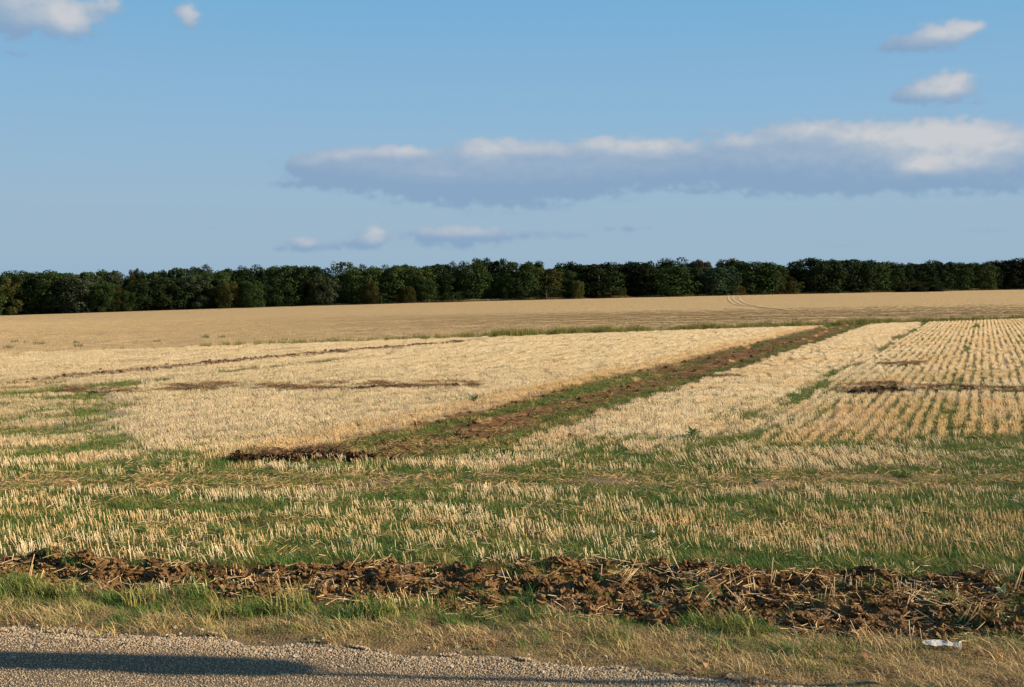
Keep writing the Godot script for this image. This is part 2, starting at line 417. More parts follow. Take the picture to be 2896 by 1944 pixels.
# ---------------------------------------------------------------- what grows where
var z_kind := 0        # 0 road, 1 verge, 2 ploughed strip, 3 stubble field, 4 far field
var z_stub := 0.0
var z_green := 0.0
var z_dry := 0.0
var z_litter := 0.0
var z_soil := 0.0
var z_color := Color()
var z_q := 0.0
var z_v := 0.0
var z_warm := 0.0

const GRAVEL := Color(0.31, 0.24, 0.165)
const SOIL_DARK := Color(0.165, 0.093, 0.040)
const SOIL_DRY := Color(0.27, 0.165, 0.090)
const CHAFF := Color(0.64, 0.525, 0.32)
const GREEN := Color(0.075, 0.115, 0.028)
const DRYGRASS := Color(0.33, 0.25, 0.115)
const FAR_STRAW := Color(0.625, 0.437, 0.215)

func bump(d: float, w: float) -> float:
	var t := d / w
	return exp(-t * t)

const PATCHES := [Vector4(1.9, 12.0, 0.7, 0.40), Vector4(1.0, 12.0, 0.4, 0.3), Vector4(0.6, 11.1, 1.2, 0.25), Vector4(4.0, 11.3, 0.9, 0.35), Vector4(5.3, 11.4, 0.9, 0.5), Vector4(3.1, 14.3, 0.35, 0.5), Vector4(-4.5, 11.6, 0.6, 0.45), Vector4(-6.8, 15.6, 0.8, 0.35), Vector4(-6.7, 18.6, 0.5, 0.4), Vector4(-5.9, 14.2, 0.6, 0.25), Vector4(-0.3, 11.6, 0.7, 0.35), Vector4(-2.9, 11.0, 0.9, 0.25), Vector4(-0.9, 16.6, 0.4, 0.3)]

func patch(x: float, v: float) -> float:
	if v < 10.5 or v > 19.5: return 0.0
	var t := 0.0
	for p in PATCHES:
		var a: float = (x - p.x) / p.z
		var c: float = (v - p.y) / p.w
		t += exp(-a * a - c * c)
	return clampf(t * 1.2, 0, 1)

func past_boundary(x: float, z: float) -> float:
	return -0.609 * x - 0.793 * (z + 37.7)

func zone(x: float, z: float) -> void:
	var v := -z
	z_v = v
	z_stub = 0.0
	z_green = 0.0
	z_dry = 0.0
	z_litter = 0.0
	z_soil = 0.0
	z_warm = 0.0
	var s := past_boundary(x, z)
	if s > 0.0 and v > 15.0:
		z_kind = 4
		var nb := n_big.get_noise_2d(x * 0.16, z * 0.16)
		var u := 0.793 * x - 0.609 * (z + 37.7)
		var st := n_big.get_noise_2d(u * 0.03, s * 0.35)
		z_stub = clampf(0.95 + 0.3 * st, 0.6, 1.0)
		var c := FAR_STRAW.lerp(Color(0.56, 0.395, 0.20), clampf(0.25 + 0.5 * nb + 0.4 * st, 0, 1) * 0.55)
		var near_edge := bump(s - 6.0, 9.0)
		c = c.lerp(Color(0.55, 0.385, 0.20), near_edge * clampf(0.4 + 0.8 * st, 0, 1) * 0.25)
		z_stub *= 1.0 - 0.2 * near_edge
		var seam := bump(s - 24.0 - 3.0 * n_big.get_noise_2d(u * 0.05, 0.0), 0.9) * clampf(0.6 + n_mid.get_noise_2d(u * 0.4, 1.0), 0, 1) * smoothstep(330.0, 90.0, u)
		c = c.lerp(Color(0.36, 0.22, 0.12), seam * 0.7)
		z_stub *= 1.0 - 0.8 * seam
		z_warm = 0.6
		z_green = clampf(n_mid.get_noise_2d(x * 0.25, z * 0.12) - 0.55, 0, 1) * near_edge * 1.6
		z_color = c
		return
	var n1 := n_big.get_noise_2d(x, z)
	var n2 := n_mid.get_noise_2d(x, z)
	var n3 := n_mid.get_noise_2d(x * 0.45 + 30.0, z * 1.5)      # drawn out along the road
	if v < 13.0:
		var e0 := along(x, e_road) + n2 * 0.05 + 0.03 * n_small.get_noise_2d(x * 0.5, 2.0)
		if v < e0:
			z_kind = 0
			z_color = GRAVEL.lerp(Color(0.25, 0.195, 0.145), clampf(0.5 + n1, 0, 1) * 0.5)
			if v < -3.2:
				z_kind = 1
				z_dry = 0.8
				z_color = DRYGRASS
			return
		var e1 := along(x, e_dry) + n2 * 0.10
		var e2 := along(x, e_plough) + n2 * 0.17 + 0.05 * n_small.get_noise_2d(x * 0.6, 8.0)
		var right := smoothstep(0.6, 2.4, x)
		if v < e1:
			z_kind = 1
			z_dry = clampf(1.0 + n2 * 0.3, 0, 1)
			z_green = clampf(0.10 + n2 * 0.5 + 0.12 * smoothstep(0.0, -2.5, x), 0, 1) * smoothstep(e0, e0 + 0.12, v)
			if v < e0 + 0.10:
				z_dry *= 0.55 + n2
			z_soil = clampf(n2 * 1.2 - 0.3, 0, 1)
			z_color = DRYGRASS.lerp(SOIL_DRY, 0.45).lerp(GREEN, z_green * 0.35)
			return
		if v < e2:
			z_kind = 1
			z_green = clampf(1.0 + n3 * 0.7 - 0.45 * right, 0.15, 1)
			z_dry = clampf(0.15 + 0.6 * right - n3 * 0.4, 0, 1)
			z_stub = clampf(0.08 + n2 * 0.2, 0, 1) * smoothstep(e2 - 0.25, e2, v)
			z_color = GREEN.lerp(SOIL_DRY, 0.45 + 0.2 * n3)
			return
		var e3 := along(x, e_grass) + n2 * 0.17 + 0.05 * n_small.get_noise_2d(x * 0.6, 14.0)
		var left := smoothstep(-1.0, -2.6, x)
		if v < e3:
			z_kind = 2
			z_soil = smoothstep(e2, e2 + 0.12, v) * smoothstep(e3, e3 - 0.14, v)
			z_litter = clampf(0.48 + n2 * 0.6 + 0.25 * right, 0, 1)
			z_green = clampf(n3 * 1.8 + 0.20, 0, 0.85)
			z_stub = clampf(0.10 + n1 * 0.3, 0, 0.3)
			z_color = SOIL_DARK.lerp(SOIL_DRY, clampf(0.25 + n2 * 0.6, 0, 1))
			return
		z_kind = 3
		var e4 := along(x, e_rows) + n2 * 0.06
		if v < e4 + 0.25 and v < 7.4:
			z_green = clampf(0.95 - 0.5 * left + n3 * 0.5, 0.1, 1)
			z_stub = clampf(0.35 + 0.5 * left + n2 * 0.5, 0, 1)
			z_color = GREEN.lerp(SOIL_DRY, 0.4)
			return
		var end := 10.7 + 0.30 * maxf(x, 0.0) + n2 * 0.15
		if v < 8.05 + n2 * 0.1 + n1 * 0.12:
			z_stub = clampf(0.72 + n3 * 0.7 + 0.25 * smoothstep(0.5, 2.5, x), 0, 1)
			z_green = clampf(0.80 - n3 * 0.7 - 0.10 * smoothstep(0.5, 2.5, x), 0.15, 1)
			z_warm = 0.25 + 0.3 * smoothstep(0, 3, x)
			z_color = GREEN.lerp(SOIL_DRY, 0.55)
			return
		if v < 9.06 + n2 * 0.1:
			var green_line := bump(v - 8.28 - n2 * 0.08, 0.16) * (0.7 + n1)
			z_stub = clampf(0.50 + 0.25 * left + n3 * 0.8 - green_line * 0.9, 0, 0.9)
			z_green = clampf(0.85 - 0.3 * left - n3 * 0.5 + green_line * 0.5, 0.1, 1)
			z_color = GREEN.lerp(SOIL_DRY, 0.45)
			return
		if v < 9.85 + n2 * 0.12:
			z_litter = clampf(0.45 + n2 * 0.7, 0, 1)
			z_green = clampf(0.50 + n3 * 0.9, 0.1, 0.95)
			z_soil = clampf(0.4 + n2 * 0.8, 0, 0.6)
			z_stub = 0.06
			z_warm = 0.7
			z_color = SOIL_DRY.lerp(CHAFF, 0.25 + 0.2 * n2).lerp(GREEN, z_green * 0.3)
			return
		if v < end:
			z_green = clampf(0.72 + n3 * 0.9, 0.12, 1)
			var pale := clampf(bump(x + 0.4, 0.9) * bump(v - 10.6, 0.35) + smoothstep(1.3, 2.2, x) * smoothstep(4.6, 3.8, x) * bump(v - 10.8, 0.55) + bump(x + 4.6, 0.7) * bump(v - 10.75, 0.22), 0, 1)
			z_stub = clampf(0.28 + pale * 0.9 - n3 * 0.6, 0, 1)
			z_green = clampf(z_green - pale * 0.55, 0.05, 1)
			z_color = GREEN.lerp(SOIL_DRY, 0.4 + 0.3 * pale)
			return
	# the rows that run away from the road
	z_kind = 3
	var q := x - 0.43 * v
	z_q = q
	var nq := n_mid.get_noise_2d(q * 0.9, v * 0.10)
	var near_left := v < 20.0 and x < along(v, e_block) + n2 * 0.25
	var pg := patch(x + n2 * 0.3, v + n2 * 0.25)
	var rim := bump(x - along(v, e_block) - 0.1 - n2 * 0.25, 0.28) if v < 17.5 else 0.0
	if near_left:
		var nl := n_mid.get_noise_2d(x * 0.28 + 7.0, z * 0.9 + x * 0.15)
		z_green = clampf(0.42 + nl * 1.8 + 0.8 * bump(x + 4.7, 0.8) * bump(v - 11.5, 0.45) + 0.4 * bump(v - 17.0, 0.8) + 0.3 * bump(v - 15.2, 0.4), 0, 1)
		z_green = clampf(z_green + rim * 0.7 + pg, 0, 1)
		z_stub = clampf(0.80 - nl * 1.0 - 0.55 * z_green - rim * 0.9, 0.0, 1)
		z_warm = 0.3
		z_color = CHAFF.lerp(SOIL_DRY, 0.4).lerp(GREEN, z_green * 0.7)
		return
	if q > -7.0 + n2 * 0.12 and q < -5.05 + n2 * 0.22:            # a wheel track across the field
		var line := clampf(1.25 * bump(q + 5.35, 0.22) + 0.9 * bump(q + 6.55, 0.26) * (0.7 + n1), 0, 1)
		z_green = clampf(line * 0.9 + nq * 0.7 + n2 * 0.35 + 0.02 + 0.55 * smoothstep(14.0, 11.3, v), 0, 1)
		z_litter = clampf(0.85 + n2 * 0.6 - line * 0.6, 0, 1)
		z_soil = clampf(0.6 + n2 * 0.8 - line * 0.5, 0, 0.8)
		z_stub = clampf(-0.02 + n2 * 0.15, 0, 0.3)
		z_warm = 1.3
		z_color = Color(0.29, 0.150, 0.068).lerp(SOIL_DARK, clampf(0.35 - n2, 0, 1) * 0.5).lerp(GREEN, z_green * 0.6)
		return
	if q <= -7.0 + n2 * 0.12:                                   # the pale block on the left
		var lineg := 1.2 * bump(q + 15.0, 0.30) * (0.8 + nq) * smoothstep(34.0, 24.0, v) + 0.25 * bump(q + 12.4, 0.3) + 0.3 * bump(q + 20.5, 0.25)
		var brown := bump(q + 17.0 - smoothstep(25, 36, v), 0.40) * smoothstep(40.0, 33.0, v)
		z_green = clampf(0.03 + lineg + maxf(0.0, nq - 0.1) * 0.8, 0, 1)
		z_litter = brown * 0.7
		z_soil = brown * 0.8
		z_green = clampf(z_green + rim * 0.4 * smoothstep(14.5, 12.0, v) + pg * 0.8, 0, 1)
		z_stub = clampf(0.86 + n2 * 0.25 - brown * 0.9 - lineg * 0.6 + nq * 0.15 - rim * 0.8 - pg * 0.6, 0, 1)
		z_warm = clampf(0.05 + 0.7 * bump(q + 7.2, 0.5) + nq * 0.3, 0, 1)
		z_color = CHAFF.lerp(SOIL_DRY, 0.25 + 0.5 * brown).lerp(GREEN, z_green * 0.35)
		return
	var lanes := pg * 0.9 + 1.15 * bump(q + 2.75, 0.22) * (0.85 + nq) + 0.85 * bump(q + 0.35, 0.24) * (0.7 + nq) + 0.6 * bump(q - 1.2, 0.35) + 0.4 * bump(q - 5.0, 0.3)
	var foot := smoothstep(12.8, 10.8, v + n2 * 1.4) * 0.55
	var orange := smoothstep(-2.7, -1.6, q) * smoothstep(19.0, 12.0, v)
	z_green = clampf(0.10 + lanes + foot + nq * 0.6 + 0.22 * smoothstep(-2.7, -2.0, q), 0, 1)
	z_stub = clampf(0.95 - lanes * 0.75 - foot * 0.5 + n2 * 0.15, 0.05, 1)
	z_warm = clampf(0.2 + orange * 0.45 + 0.25 * smoothstep(-2.9, -1.0, q) + n1 * 0.4, 0, 1)
	z_color = CHAFF.lerp(SOIL_DRY, 0.45 + 0.35 * orange).lerp(GREEN, z_green * 0.45)

func land_height(x: float, z: float) -> float:
	var v := -z
	var s := past_boundary(x, z)
	if v > 15.0 and s > 0.0:
		var u := 0.793 * x - 0.609 * (z + 37.7)
		var k := along(clampf(u, -400, 1100), e_far)
		return minf(s, 1200.0) * k + 0.004 * minf(s, 10.0) * n_big.get_noise_2d(x * 0.2, z * 0.2)
	if absf(x) > 30.0: return 0.0
	if v < 13.0:
		var n2 := n_mid.get_noise_2d(x, z)
		var e0 := along(x, e_road) + n2 * 0.05 + 0.03 * n_small.get_noise_2d(x * 0.5, 2.0)
		if v < e0:
			return -0.03 + 0.006 * n2 + 0.02 * smoothstep(e0 - 0.25, e0, v)
		var e2 := along(x, e_plough) + n2 * 0.17 + 0.05 * n_small.get_noise_2d(x * 0.6, 8.0)
		if v < e2:
			return 0.015 * n2 + 0.012 * n_small.get_noise_2d(x * 0.6, z * 0.6)
		var e3 := along(x, e_grass) + n2 * 0.17 + 0.05 * n_small.get_noise_2d(x * 0.6, 14.0)
		if v < e3:
			var p := smoothstep(e2, e2 + 0.15, v) * smoothstep(e3, e3 - 0.15, v)
			var rough := 0.06 * n_mid.get_noise_2d(x * 1.3 + 9.0, z * 1.8) + 0.03 * n_small.get_noise_2d(x * 0.7, z * 0.7) + 0.035 * absf(n_small.get_noise_2d(x * 2.1, z * 2.1)) - 0.025
			return p * (rough - 0.015)
		return 0.012 * n2
	var q := x - 0.43 * v
	if q > -7.0 and q < -4.85:
		return 0.02 * n_mid.get_noise_2d(x * 1.4, z * 1.4) - 0.02
	return 0.012 * n_mid.get_noise_2d(x, z)

func steps(first: float, fine: float, fine_to: float, growth: float, last: float) -> Array:
	var out := [first]
	var at := first
	while at < last:
		at += fine if at < fine_to else fine + (at - fine_to) * growth
		out.append(at)
	return out

func build_land() -> void:
	var xr := steps(0.0, 0.04, 5.2, 0.035, 1600.0)
	var xs := PackedFloat32Array()
	for i in range(xr.size() - 1, 0, -1): xs.append(-xr[i])
	for a in xr: xs.append(a)
	var zs := PackedFloat32Array([14.0, 9.0, 6.0, 4.5, 3.6, 3.2, 2.6, 2.0, 1.0, 0.0, -1.0, -2.0, -2.8, -3.3, -3.6, -3.8])
	for a in steps(3.95, 0.035, 7.2, 0.013, 1900.0): zs.append(-a)
	var nx := xs.size()
	var nz := zs.size()
	var hh := PackedFloat32Array()
	var kk := PackedByteArray()
	var cc := PackedColorArray()
	hh.resize(nx * nz)
	kk.resize(nx * nz)
	cc.resize(nx * nz)
	for j in nz:
		for i in nx:
			var at := j * nx + i
			zone(xs[i], zs[j])
			kk[at] = z_kind
			cc[at] = z_color
			hh[at] = land_height(xs[i], zs[j])
	var names := ["gravel_road", "grass_verge", "ploughed_strip", "stubble_field", "far_field"]
	var labels := ["pale gravel road in the foreground", "strip of grassy ground between the gravel road and the ploughed soil", "strip of dark brown ploughed soil along the road", "near stubble field with green regrowth", "smooth tan stubble field that reaches to the wood"]
	for k in names.size():
		var index := {}
		var vert := PackedVector3Array()
		var norm := PackedVector3Array()
		var col := PackedColorArray()
		var uv := PackedVector2Array()
		var idx := PackedInt32Array()
		for j in nz - 1:
			for i in nx - 1:
				var a := j * nx + i
				if kk[a] != k: continue
				var ids := [a, a + 1, a + nx, a + nx + 1]
				for m in 4:
					var id: int = ids[m]
					if not index.has(id):
						index[id] = vert.size()
						var ii := id % nx
						var jj := id / nx
						var x := xs[ii]
						var z := zs[jj]
						vert.append(Vector3(x, hh[id], z))
						var il := maxi(ii - 1, 0)
						var ir := mini(ii + 1, nx - 1)
						var jl := maxi(jj - 1, 0)
						var jr := mini(jj + 1, nz - 1)
						var dx := (hh[jj * nx + ir] - hh[jj * nx + il]) / (xs[ir] - xs[il])
						var dz := (hh[jr * nx + ii] - hh[jl * nx + ii]) / (zs[jr] - zs[jl])
						norm.append(Vector3(-dx, 1, -dz).normalized())
						col.append(cc[id])
						uv.append(Vector2(0.793 * x - 0.609 * z, 0.609 * x + 0.793 * z))
					ids[m] = index[id]
				idx.append_array(PackedInt32Array([ids[0], ids[2], ids[1], ids[1], ids[2], ids[3]]))
		var arr := []
		arr.resize(Mesh.ARRAY_MAX)
		arr[Mesh.ARRAY_VERTEX] = vert
		arr[Mesh.ARRAY_NORMAL] = norm
		arr[Mesh.ARRAY_COLOR] = col
		arr[Mesh.ARRAY_TEX_UV] = uv
		arr[Mesh.ARRAY_INDEX] = idx
		var mesh := ArrayMesh.new()
		mesh.add_surface_from_arrays(Mesh.PRIMITIVE_TRIANGLES, arr)
		var m := matte(Color.WHITE, 0.95)
		m.metallic_specular = 0.15
		if k == 0:
			m.albedo_texture = noise_texture(0.12, Color(0.62, 0.61, 0.59), Color(1, 1, 1), 1024, FastNoiseLite.TYPE_CELLULAR, 3, 2)
			m.normal_enabled = true
			m.normal_texture = bump_texture(0.10, 10.0, 1024, FastNoiseLite.TYPE_CELLULAR)
			m.normal_scale = 1.0
			m.uv1_triplanar = true
			m.uv1_world_triplanar = true
			m.uv1_scale = Vector3.ONE * 1.3
		elif k == 4:
			m.albedo_texture = noise_texture(0.03, Color(0.80, 0.78, 0.76), Color(1, 1, 1), 1024, FastNoiseLite.TYPE_SIMPLEX_SMOOTH, 8, 5)
			m.uv1_scale = Vector3(0.012, 0.11, 1)
			m.normal_enabled = true
			m.normal_texture = bump_texture(0.08, 6.0, 512)
		else:
			m.albedo_texture = noise_texture(0.05, Color(0.66, 0.64, 0.62), Color(1, 1, 1), 1024, FastNoiseLite.TYPE_SIMPLEX_SMOOTH, 6, 5)
			m.normal_enabled = true
			m.normal_texture = bump_texture(0.06, 8.0, 1024)
			m.uv1_triplanar = true
			m.uv1_world_triplanar = true
			m.uv1_scale = Vector3.ONE * 0.9
		var o := mesh_node(names[k], mesh, m)
		tag(o, labels[k], ["road", "verge", "soil", "field", "field"][k], "", "structure")

# ---------------------------------------------------------------- shapes of small plants
func grass_tuft(sd: int, blades: int, tall: float, spread: float, wide: float, bend: float) -> ArrayMesh:
	var r := RandomNumberGenerator.new()
	r.seed = sd
	var st := SurfaceTool.new()
	st.begin(Mesh.PRIMITIVE_TRIANGLES)
	for i in blades:
		var a := r.randf() * TAU
		var base := Vector3(cos(a), 0, sin(a)) * spread * sqrt(r.randf())
		var dir := Vector3.RIGHT.rotated(Vector3.UP, r.randf() * TAU)
		var h := tall * r.randf_range(0.45, 1.0)
		var side := dir.rotated(Vector3.UP, PI / 2 + r.randf_range(-0.6, 0.6)) * wide * r.randf_range(0.6, 1.2) * 0.5
		var b := bend * r.randf_range(0.2, 1.2) * h
		var g := r.randf_range(0.62, 1.0)
		st.set_color(Color(g, g, g * r.randf_range(0.85, 1.0)))
		var pts := []
		for k in 4:
			var t := k / 3.0
			pts.append(base + dir * b * t * t + Vector3.UP * h * (t - 0.18 * (b / h) * t * t))
		for k in 2:
			var w0: float = [1.0, 0.85, 0.5][k]
			var w1: float = [1.0, 0.85, 0.5][k + 1]
			var p0: Vector3 = pts[k]
			var p1: Vector3 = pts[k + 1]
			for p in [p0 - side * w0, p1 - side * w1, p0 + side * w0, p0 + side * w0, p1 - side * w1, p1 + side * w1]:
				st.add_vertex(p)
		for p in [pts[2] - side * 0.5, pts[3], pts[2] + side * 0.5]:
			st.add_vertex(p)
	st.generate_normals()
	return st.commit()

func add_stalk(st: SurfaceTool, from: Vector3, to: Vector3, radius: float, sides := 3) -> void:
	var axis := (to - from).normalized()
	var u := axis.cross(Vector3(0.31, 0.17, 0.93)).normalized() * radius
	var w := axis.cross(u)
	for k in sides:
		var a0 := TAU * k / sides
		var a1 := TAU * (k + 1) / sides
		var d0 := u * cos(a0) + w * sin(a0)
		var d1 := u * cos(a1) + w * sin(a1)
		for p in [from + d0, to + d0 * 0.9, from + d1, from + d1, to + d0 * 0.9, to + d1 * 0.9]:
			st.add_vertex(p)
		if sides > 3:
			for p in [to + d0 * 0.9, to, to + d1 * 0.9]:
				st.add_vertex(p)

# a piece of a stubble row: cut stalks standing close together along x
func stubble_piece(sd: int, stalks: int, length: float, across: float, tall: float, radius: float) -> ArrayMesh:
	var r := RandomNumberGenerator.new()
	r.seed = sd
	var st := SurfaceTool.new()
	st.begin(Mesh.PRIMITIVE_TRIANGLES)
	for i in stalks:
		var x := r.randf_range(-0.5, 0.5) * length
		var z := (r.randf() + r.randf() - 1.0) * across
		var h := tall * (r.randf_range(0.75, 1.05) if r.randf() < 0.8 else r.randf_range(0.3, 0.7))
		var lean := Vector3(r.randfn(0, 0.16), 1, r.randfn(0, 0.16)).normalized()
		var g := r.randf_range(0.62, 1.0)
		st.set_color(Color(g, g * r.randf_range(0.93, 1.0), g * r.randf_range(0.80, 1.0)))
		add_stalk(st, Vector3(x, -0.01, z), Vector3(x, 0, z) + lean * h, radius * r.randf_range(0.75, 1.25))
		if r.randf() < 0.14:       # a bent leaf or a broken straw
			var p := Vector3(x, 0, z) + lean * h * r.randf_range(0.4, 1.0)
			add_stalk(st, p, p + Vector3(r.randf_range(-1, 1), r.randf_range(-0.6, 0.3), r.randf_range(-1, 1)) * h * 0.5, radius * 0.6)
	st.generate_normals()
	return st.commit()

# straws lying about
func litter_patch(sd: int, straws: int, spread: float, up: float) -> ArrayMesh:
	var r := RandomNumberGenerator.new()
	r.seed = sd
	var st := SurfaceTool.new()
	st.begin(Mesh.PRIMITIVE_TRIANGLES)
	for i in straws:
		var p := Vector3(r.randfn(0, spread * 0.5), r.randf() * 0.015 + 0.004, r.randfn(0, spread * 0.5))
		var a := r.randf() * TAU
		var d := Vector3(cos(a), r.randf_range(-0.05, up), sin(a)).normalized() * r.randf_range(0.03, 0.10)
		var g := r.randf_range(0.5, 1.0)
		st.set_color(Color(g, g * r.randf_range(0.9, 1.0), g * r.randf_range(0.75, 1.0)))
		add_stalk(st, p, p + d, r.randf_range(0.0014, 0.0026))
	st.generate_normals()
	return st.commit()

# a lump of soil or a stone: a ball pushed in and out
func lump(sd: int, rings: int, segs: int, rough: float, flat: float, fine: float) -> ArrayMesh:
	var f := FastNoiseLite.new()
	f.seed = sd
	f.frequency = 1.0
	f.fractal_octaves = 3
	var st := SurfaceTool.new()
	st.begin(Mesh.PRIMITIVE_TRIANGLES)
	st.set_smooth_group(-1)
	var pts := []
	for j in rings + 1:
		var row := []
		for i in segs + 1:
			var a := PI * j / rings
			var b := TAU * (i % segs) / segs
			var p := Vector3(sin(a) * cos(b), cos(a), sin(a) * sin(b))
			var d := 1.0 + rough * f.get_noise_3d(p.x * fine, p.y * fine, p.z * fine) * 1.6
			row.append(Vector3(p.x, p.y * flat, p.z) * d)
		pts.append(row)
	for j in rings:
		for i in segs:
			var a: Vector3 = pts[j][i]
			var b: Vector3 = pts[j][i + 1]
			var c: Vector3 = pts[j + 1][i]
			var d: Vector3 = pts[j + 1][i + 1]
			for p in [a, b, c, b, d, c]:
				st.add_vertex(p)
	st.generate_normals()
	return st.commit()

# ---------------------------------------------------------------- stubble, grass and straw of the near field
func straw_tint(warm: float) -> Color:
	var c := Color(0.87, 0.724, 0.48).lerp(Color(0.775, 0.51, 0.225), clampf(warm, 0, 1))
	var g := rng.randf_range(0.88, 1.0)
	return Color(c.r * g, c.g * g, c.b * g)

func grass_tint(v: float) -> Color:
	var c := Color(0.160, 0.235, 0.040).lerp(Color(0.055, 0.170, 0.035), rng.randf())
	if rng.randf() < 0.34: c = Color(0.38, 0.34, 0.11)
	return c

func in_view(x: float, v: float, margin: float) -> bool:
	return absf(x) < 0.49 * v + margin

func scatter_near_field() -> void:
	var stub := []
	for k in 6: stub.append(stubble_piece(100 + k, 38, 0.36, 0.080, 0.066, 0.0020))
	for k in 4: stub.append(stubble_piece(120 + k, 52, 0.64, 0.080, 0.062, 0.0027))
	for k in 6: stub.append(stubble_piece(140 + k, 15, 0.30, 0.10, 0.076, 0.0019))
	var s := Scatter.new()
	# rows along the road
	var v := 5.2
	while v < 11.9:
		var x := -8.0
		while x < 8.0:
			x += 0.24
			if not in_view(x, v, 1.4): continue
			var px := x + rng.randf_range(-0.06, 0.06)
			var pv := v + rng.randfn(0, 0.02) + 0.04 * n_mid.get_noise_2d(x * 0.3, v * 3.0)
			zone(px, -pv)
			if z_kind < 1 or (z_kind == 3 and z_q != 0.0 and pv > 10.7 and false): continue
			if rng.randf() > z_stub * (0.35 + 0.65 * z_stub): continue
			var lean := -0.22 + rng.randfn(0, 0.10) - (0.30 if pv > 10.2 and px > 1.2 else 0.0)
			s.put(10 + rng.randi() % 6, tilted(rng.randfn(0, 0.12), 1.0, rng.randf_range(0.7, 1.15), lean, rng.randfn(0.03, 0.08)), Vector3(px, land_height(px, -pv), -pv), straw_tint(z_warm + 0.30 + rng.randfn(0, 0.3)))
		v += 0.08
	# rows that run away from the road
	var along_row := Vector2(0.395, -0.919)
	var turn := atan2(0.919, 0.395)
	var q := -40.0
	var odd := false
	while q < 24.0:
		q += 0.0875
		odd = not odd
		if odd and q > -3.0: continue
		var w := 10.6
		while w < 64.0:
			var far := w > 22.0
			w += 0.23 if not far else 0.44
			var pq := q + rng.randfn(0, 0.012 if q > -2.9 else 0.05) + 0.025 * n_mid.get_noise_2d(q * 5.0, w * 0.3) + (rng.randf_range(-0.09, 0.09) if rng.randf() < 0.10 else 0.0)
			var px := pq + 0.43 * w
			if not in_view(px, w, 2.0): continue
			if past_boundary(px, -w) > -0.3: continue
			if w < 10.7 + 0.30 * maxf(px, 0.0): continue
			zone(px, -w)
			if z_kind != 3 or rng.randf() > (z_stub if q < -3.0 else smoothstep(0.1, 0.62, z_stub)) or on_mat(px, w): continue
			var lean := -0.20 + rng.randfn(0, 0.04 if q > -2.9 else 0.09)
			var gap := clampf(0.9 + 0.5 * n_mid.get_noise_2d(q * 3.0, w * 0.15), 0.65, 1.2) if (q > -2.9) else 1.05
			var b := tilted(turn + rng.randfn(0, 0.02 if q > -2.9 else 0.1), 1.0, rng.randf_range(0.92, 1.05) * (1.0 + 0.25 * n_mid.get_noise_2d(px, w)), lean, rng.randfn(0.03, 0.07))
			b.z *= gap
			s.put((6 + rng.randi() % 4) if far else (rng.randi() % 6), b, Vector3(px, land_height(px, -w), -w), straw_tint(z_warm + rng.randfn(0, 0.08)))
	var straw := leafy(Color.WHITE, 0.3)
	straw.metallic_specular = 0.4
	finish(s, "stubble", "stubble_row", stub, straw, "pale cut cereal stubble standing in rows on the near field", "stubble")
	# green grass
	var tufts := []
	for k in 5: tufts.append(grass_tuft(200 + k, 26, 0.070, 0.075, 0.0042, 1.2))
	for k in 3: tufts.append(grass_tuft(220 + k, 34, 0.12, 0.07, 0.005, 1.0))
	for k in 4: tufts.append(grass_tuft(240 + k, 30, 0.062, 0.09, 0.0030, 1.8))
	tufts.append(grass_tuft(260, 3, 0.20, 0.05, 0.0030, 0.9))
	var g := Scatter.new()
	var dry := Scatter.new()
	v = 4.0
	while v < 60.0:
		var cell := 0.05 if v < 6.9 else (0.058 if v < 12.5 else (0.085 if v < 22.0 else 0.17))
		v += cell
		var x := -0.49 * v - 1.4
		while x < 0.49 * v + 1.4:
			x += cell
			var px := x + rng.randf_range(-0.5, 0.5) * cell
			var pv := v + rng.randf_range(-0.5, 0.5) * cell
			if past_boundary(px, -pv) > 0.0: continue
			zone(px, -pv)
			if z_kind == 0: continue
			var at := Vector3(px, land_height(px, -pv) - 0.004, -pv)
			if rng.randf() < z_green * 0.97:
				var size := rng.randf_range(0.6, 1.1) * (1.0 if v < 13.0 else 1.15)
				var n := n_mid.get_noise_2d(px * 1.4 + 70.0, pv * 1.4)
				var k := rng.randi() % 5
				if z_kind == 1 and n > 0.22 and z_green > 0.5: k = 5 + rng.randi() % 3
				if z_kind == 1 or z_kind == 2: size *= (0.72 if px > -2.2 else 0.62) + 1.0 * maxf(n - 0.1, 0)
				g.put(k, tilted(rng.randf() * TAU, size, size * rng.randf_range(0.8, 1.2), rng.randfn(-0.1, 0.12), rng.randfn(0, 0.12)), at, grass_tint(v))
			if z_dry > 0.0 and rng.randf() < z_dry * 0.75:
				var clump := n_mid.get_noise_2d(px * 1.3 + 20.0, pv * 2.2)
				var size := rng.randf_range(0.5, 1.1) * clampf(0.85 + 0.9 * clump, 0.35, 1.6)
				var c := Color(0.70, 0.49, 0.24).lerp(Color(0.40, 0.34, 0.11), clampf(0.45 - 0.9 * clump + rng.randfn(0, 0.25) - 0.15 * px / 2.5, 0, 1))
				if rng.randf() < 0.10: c = Color(0.36, 0.20, 0.10)
				if rng.randf() < 0.012: dry.put(12, tilted(rng.randf() * TAU, 1.0, rng.randf_range(0.7, 1.2), rng.randfn(-0.2, 0.4), rng.randfn(0, 0.3)), at, Color(0.75, 0.62, 0.38))
				dry.put(8 + rng.randi() % 4, tilted(rng.randf() * TAU, size, size * rng.randf_range(0.7, 1.15), rng.randfn(-0.1, 0.2), rng.randfn(0, 0.2)), at, c)
	var ng := 0
	for k in g.where: ng += g.where[k].size()
	print("grass ", ng)
	finish(g, "green_grass", "grass_tufts", tufts, leafy(Color.WHITE, 0.7), "short green grass and regrowth between the stubble", "grass")
	finish(dry, "dry_grass", "dry_tufts", tufts, leafy(Color.WHITE, 0.5), "short dry tan grass along the gravel edge", "grass")
	# loose straw
	var bits := []
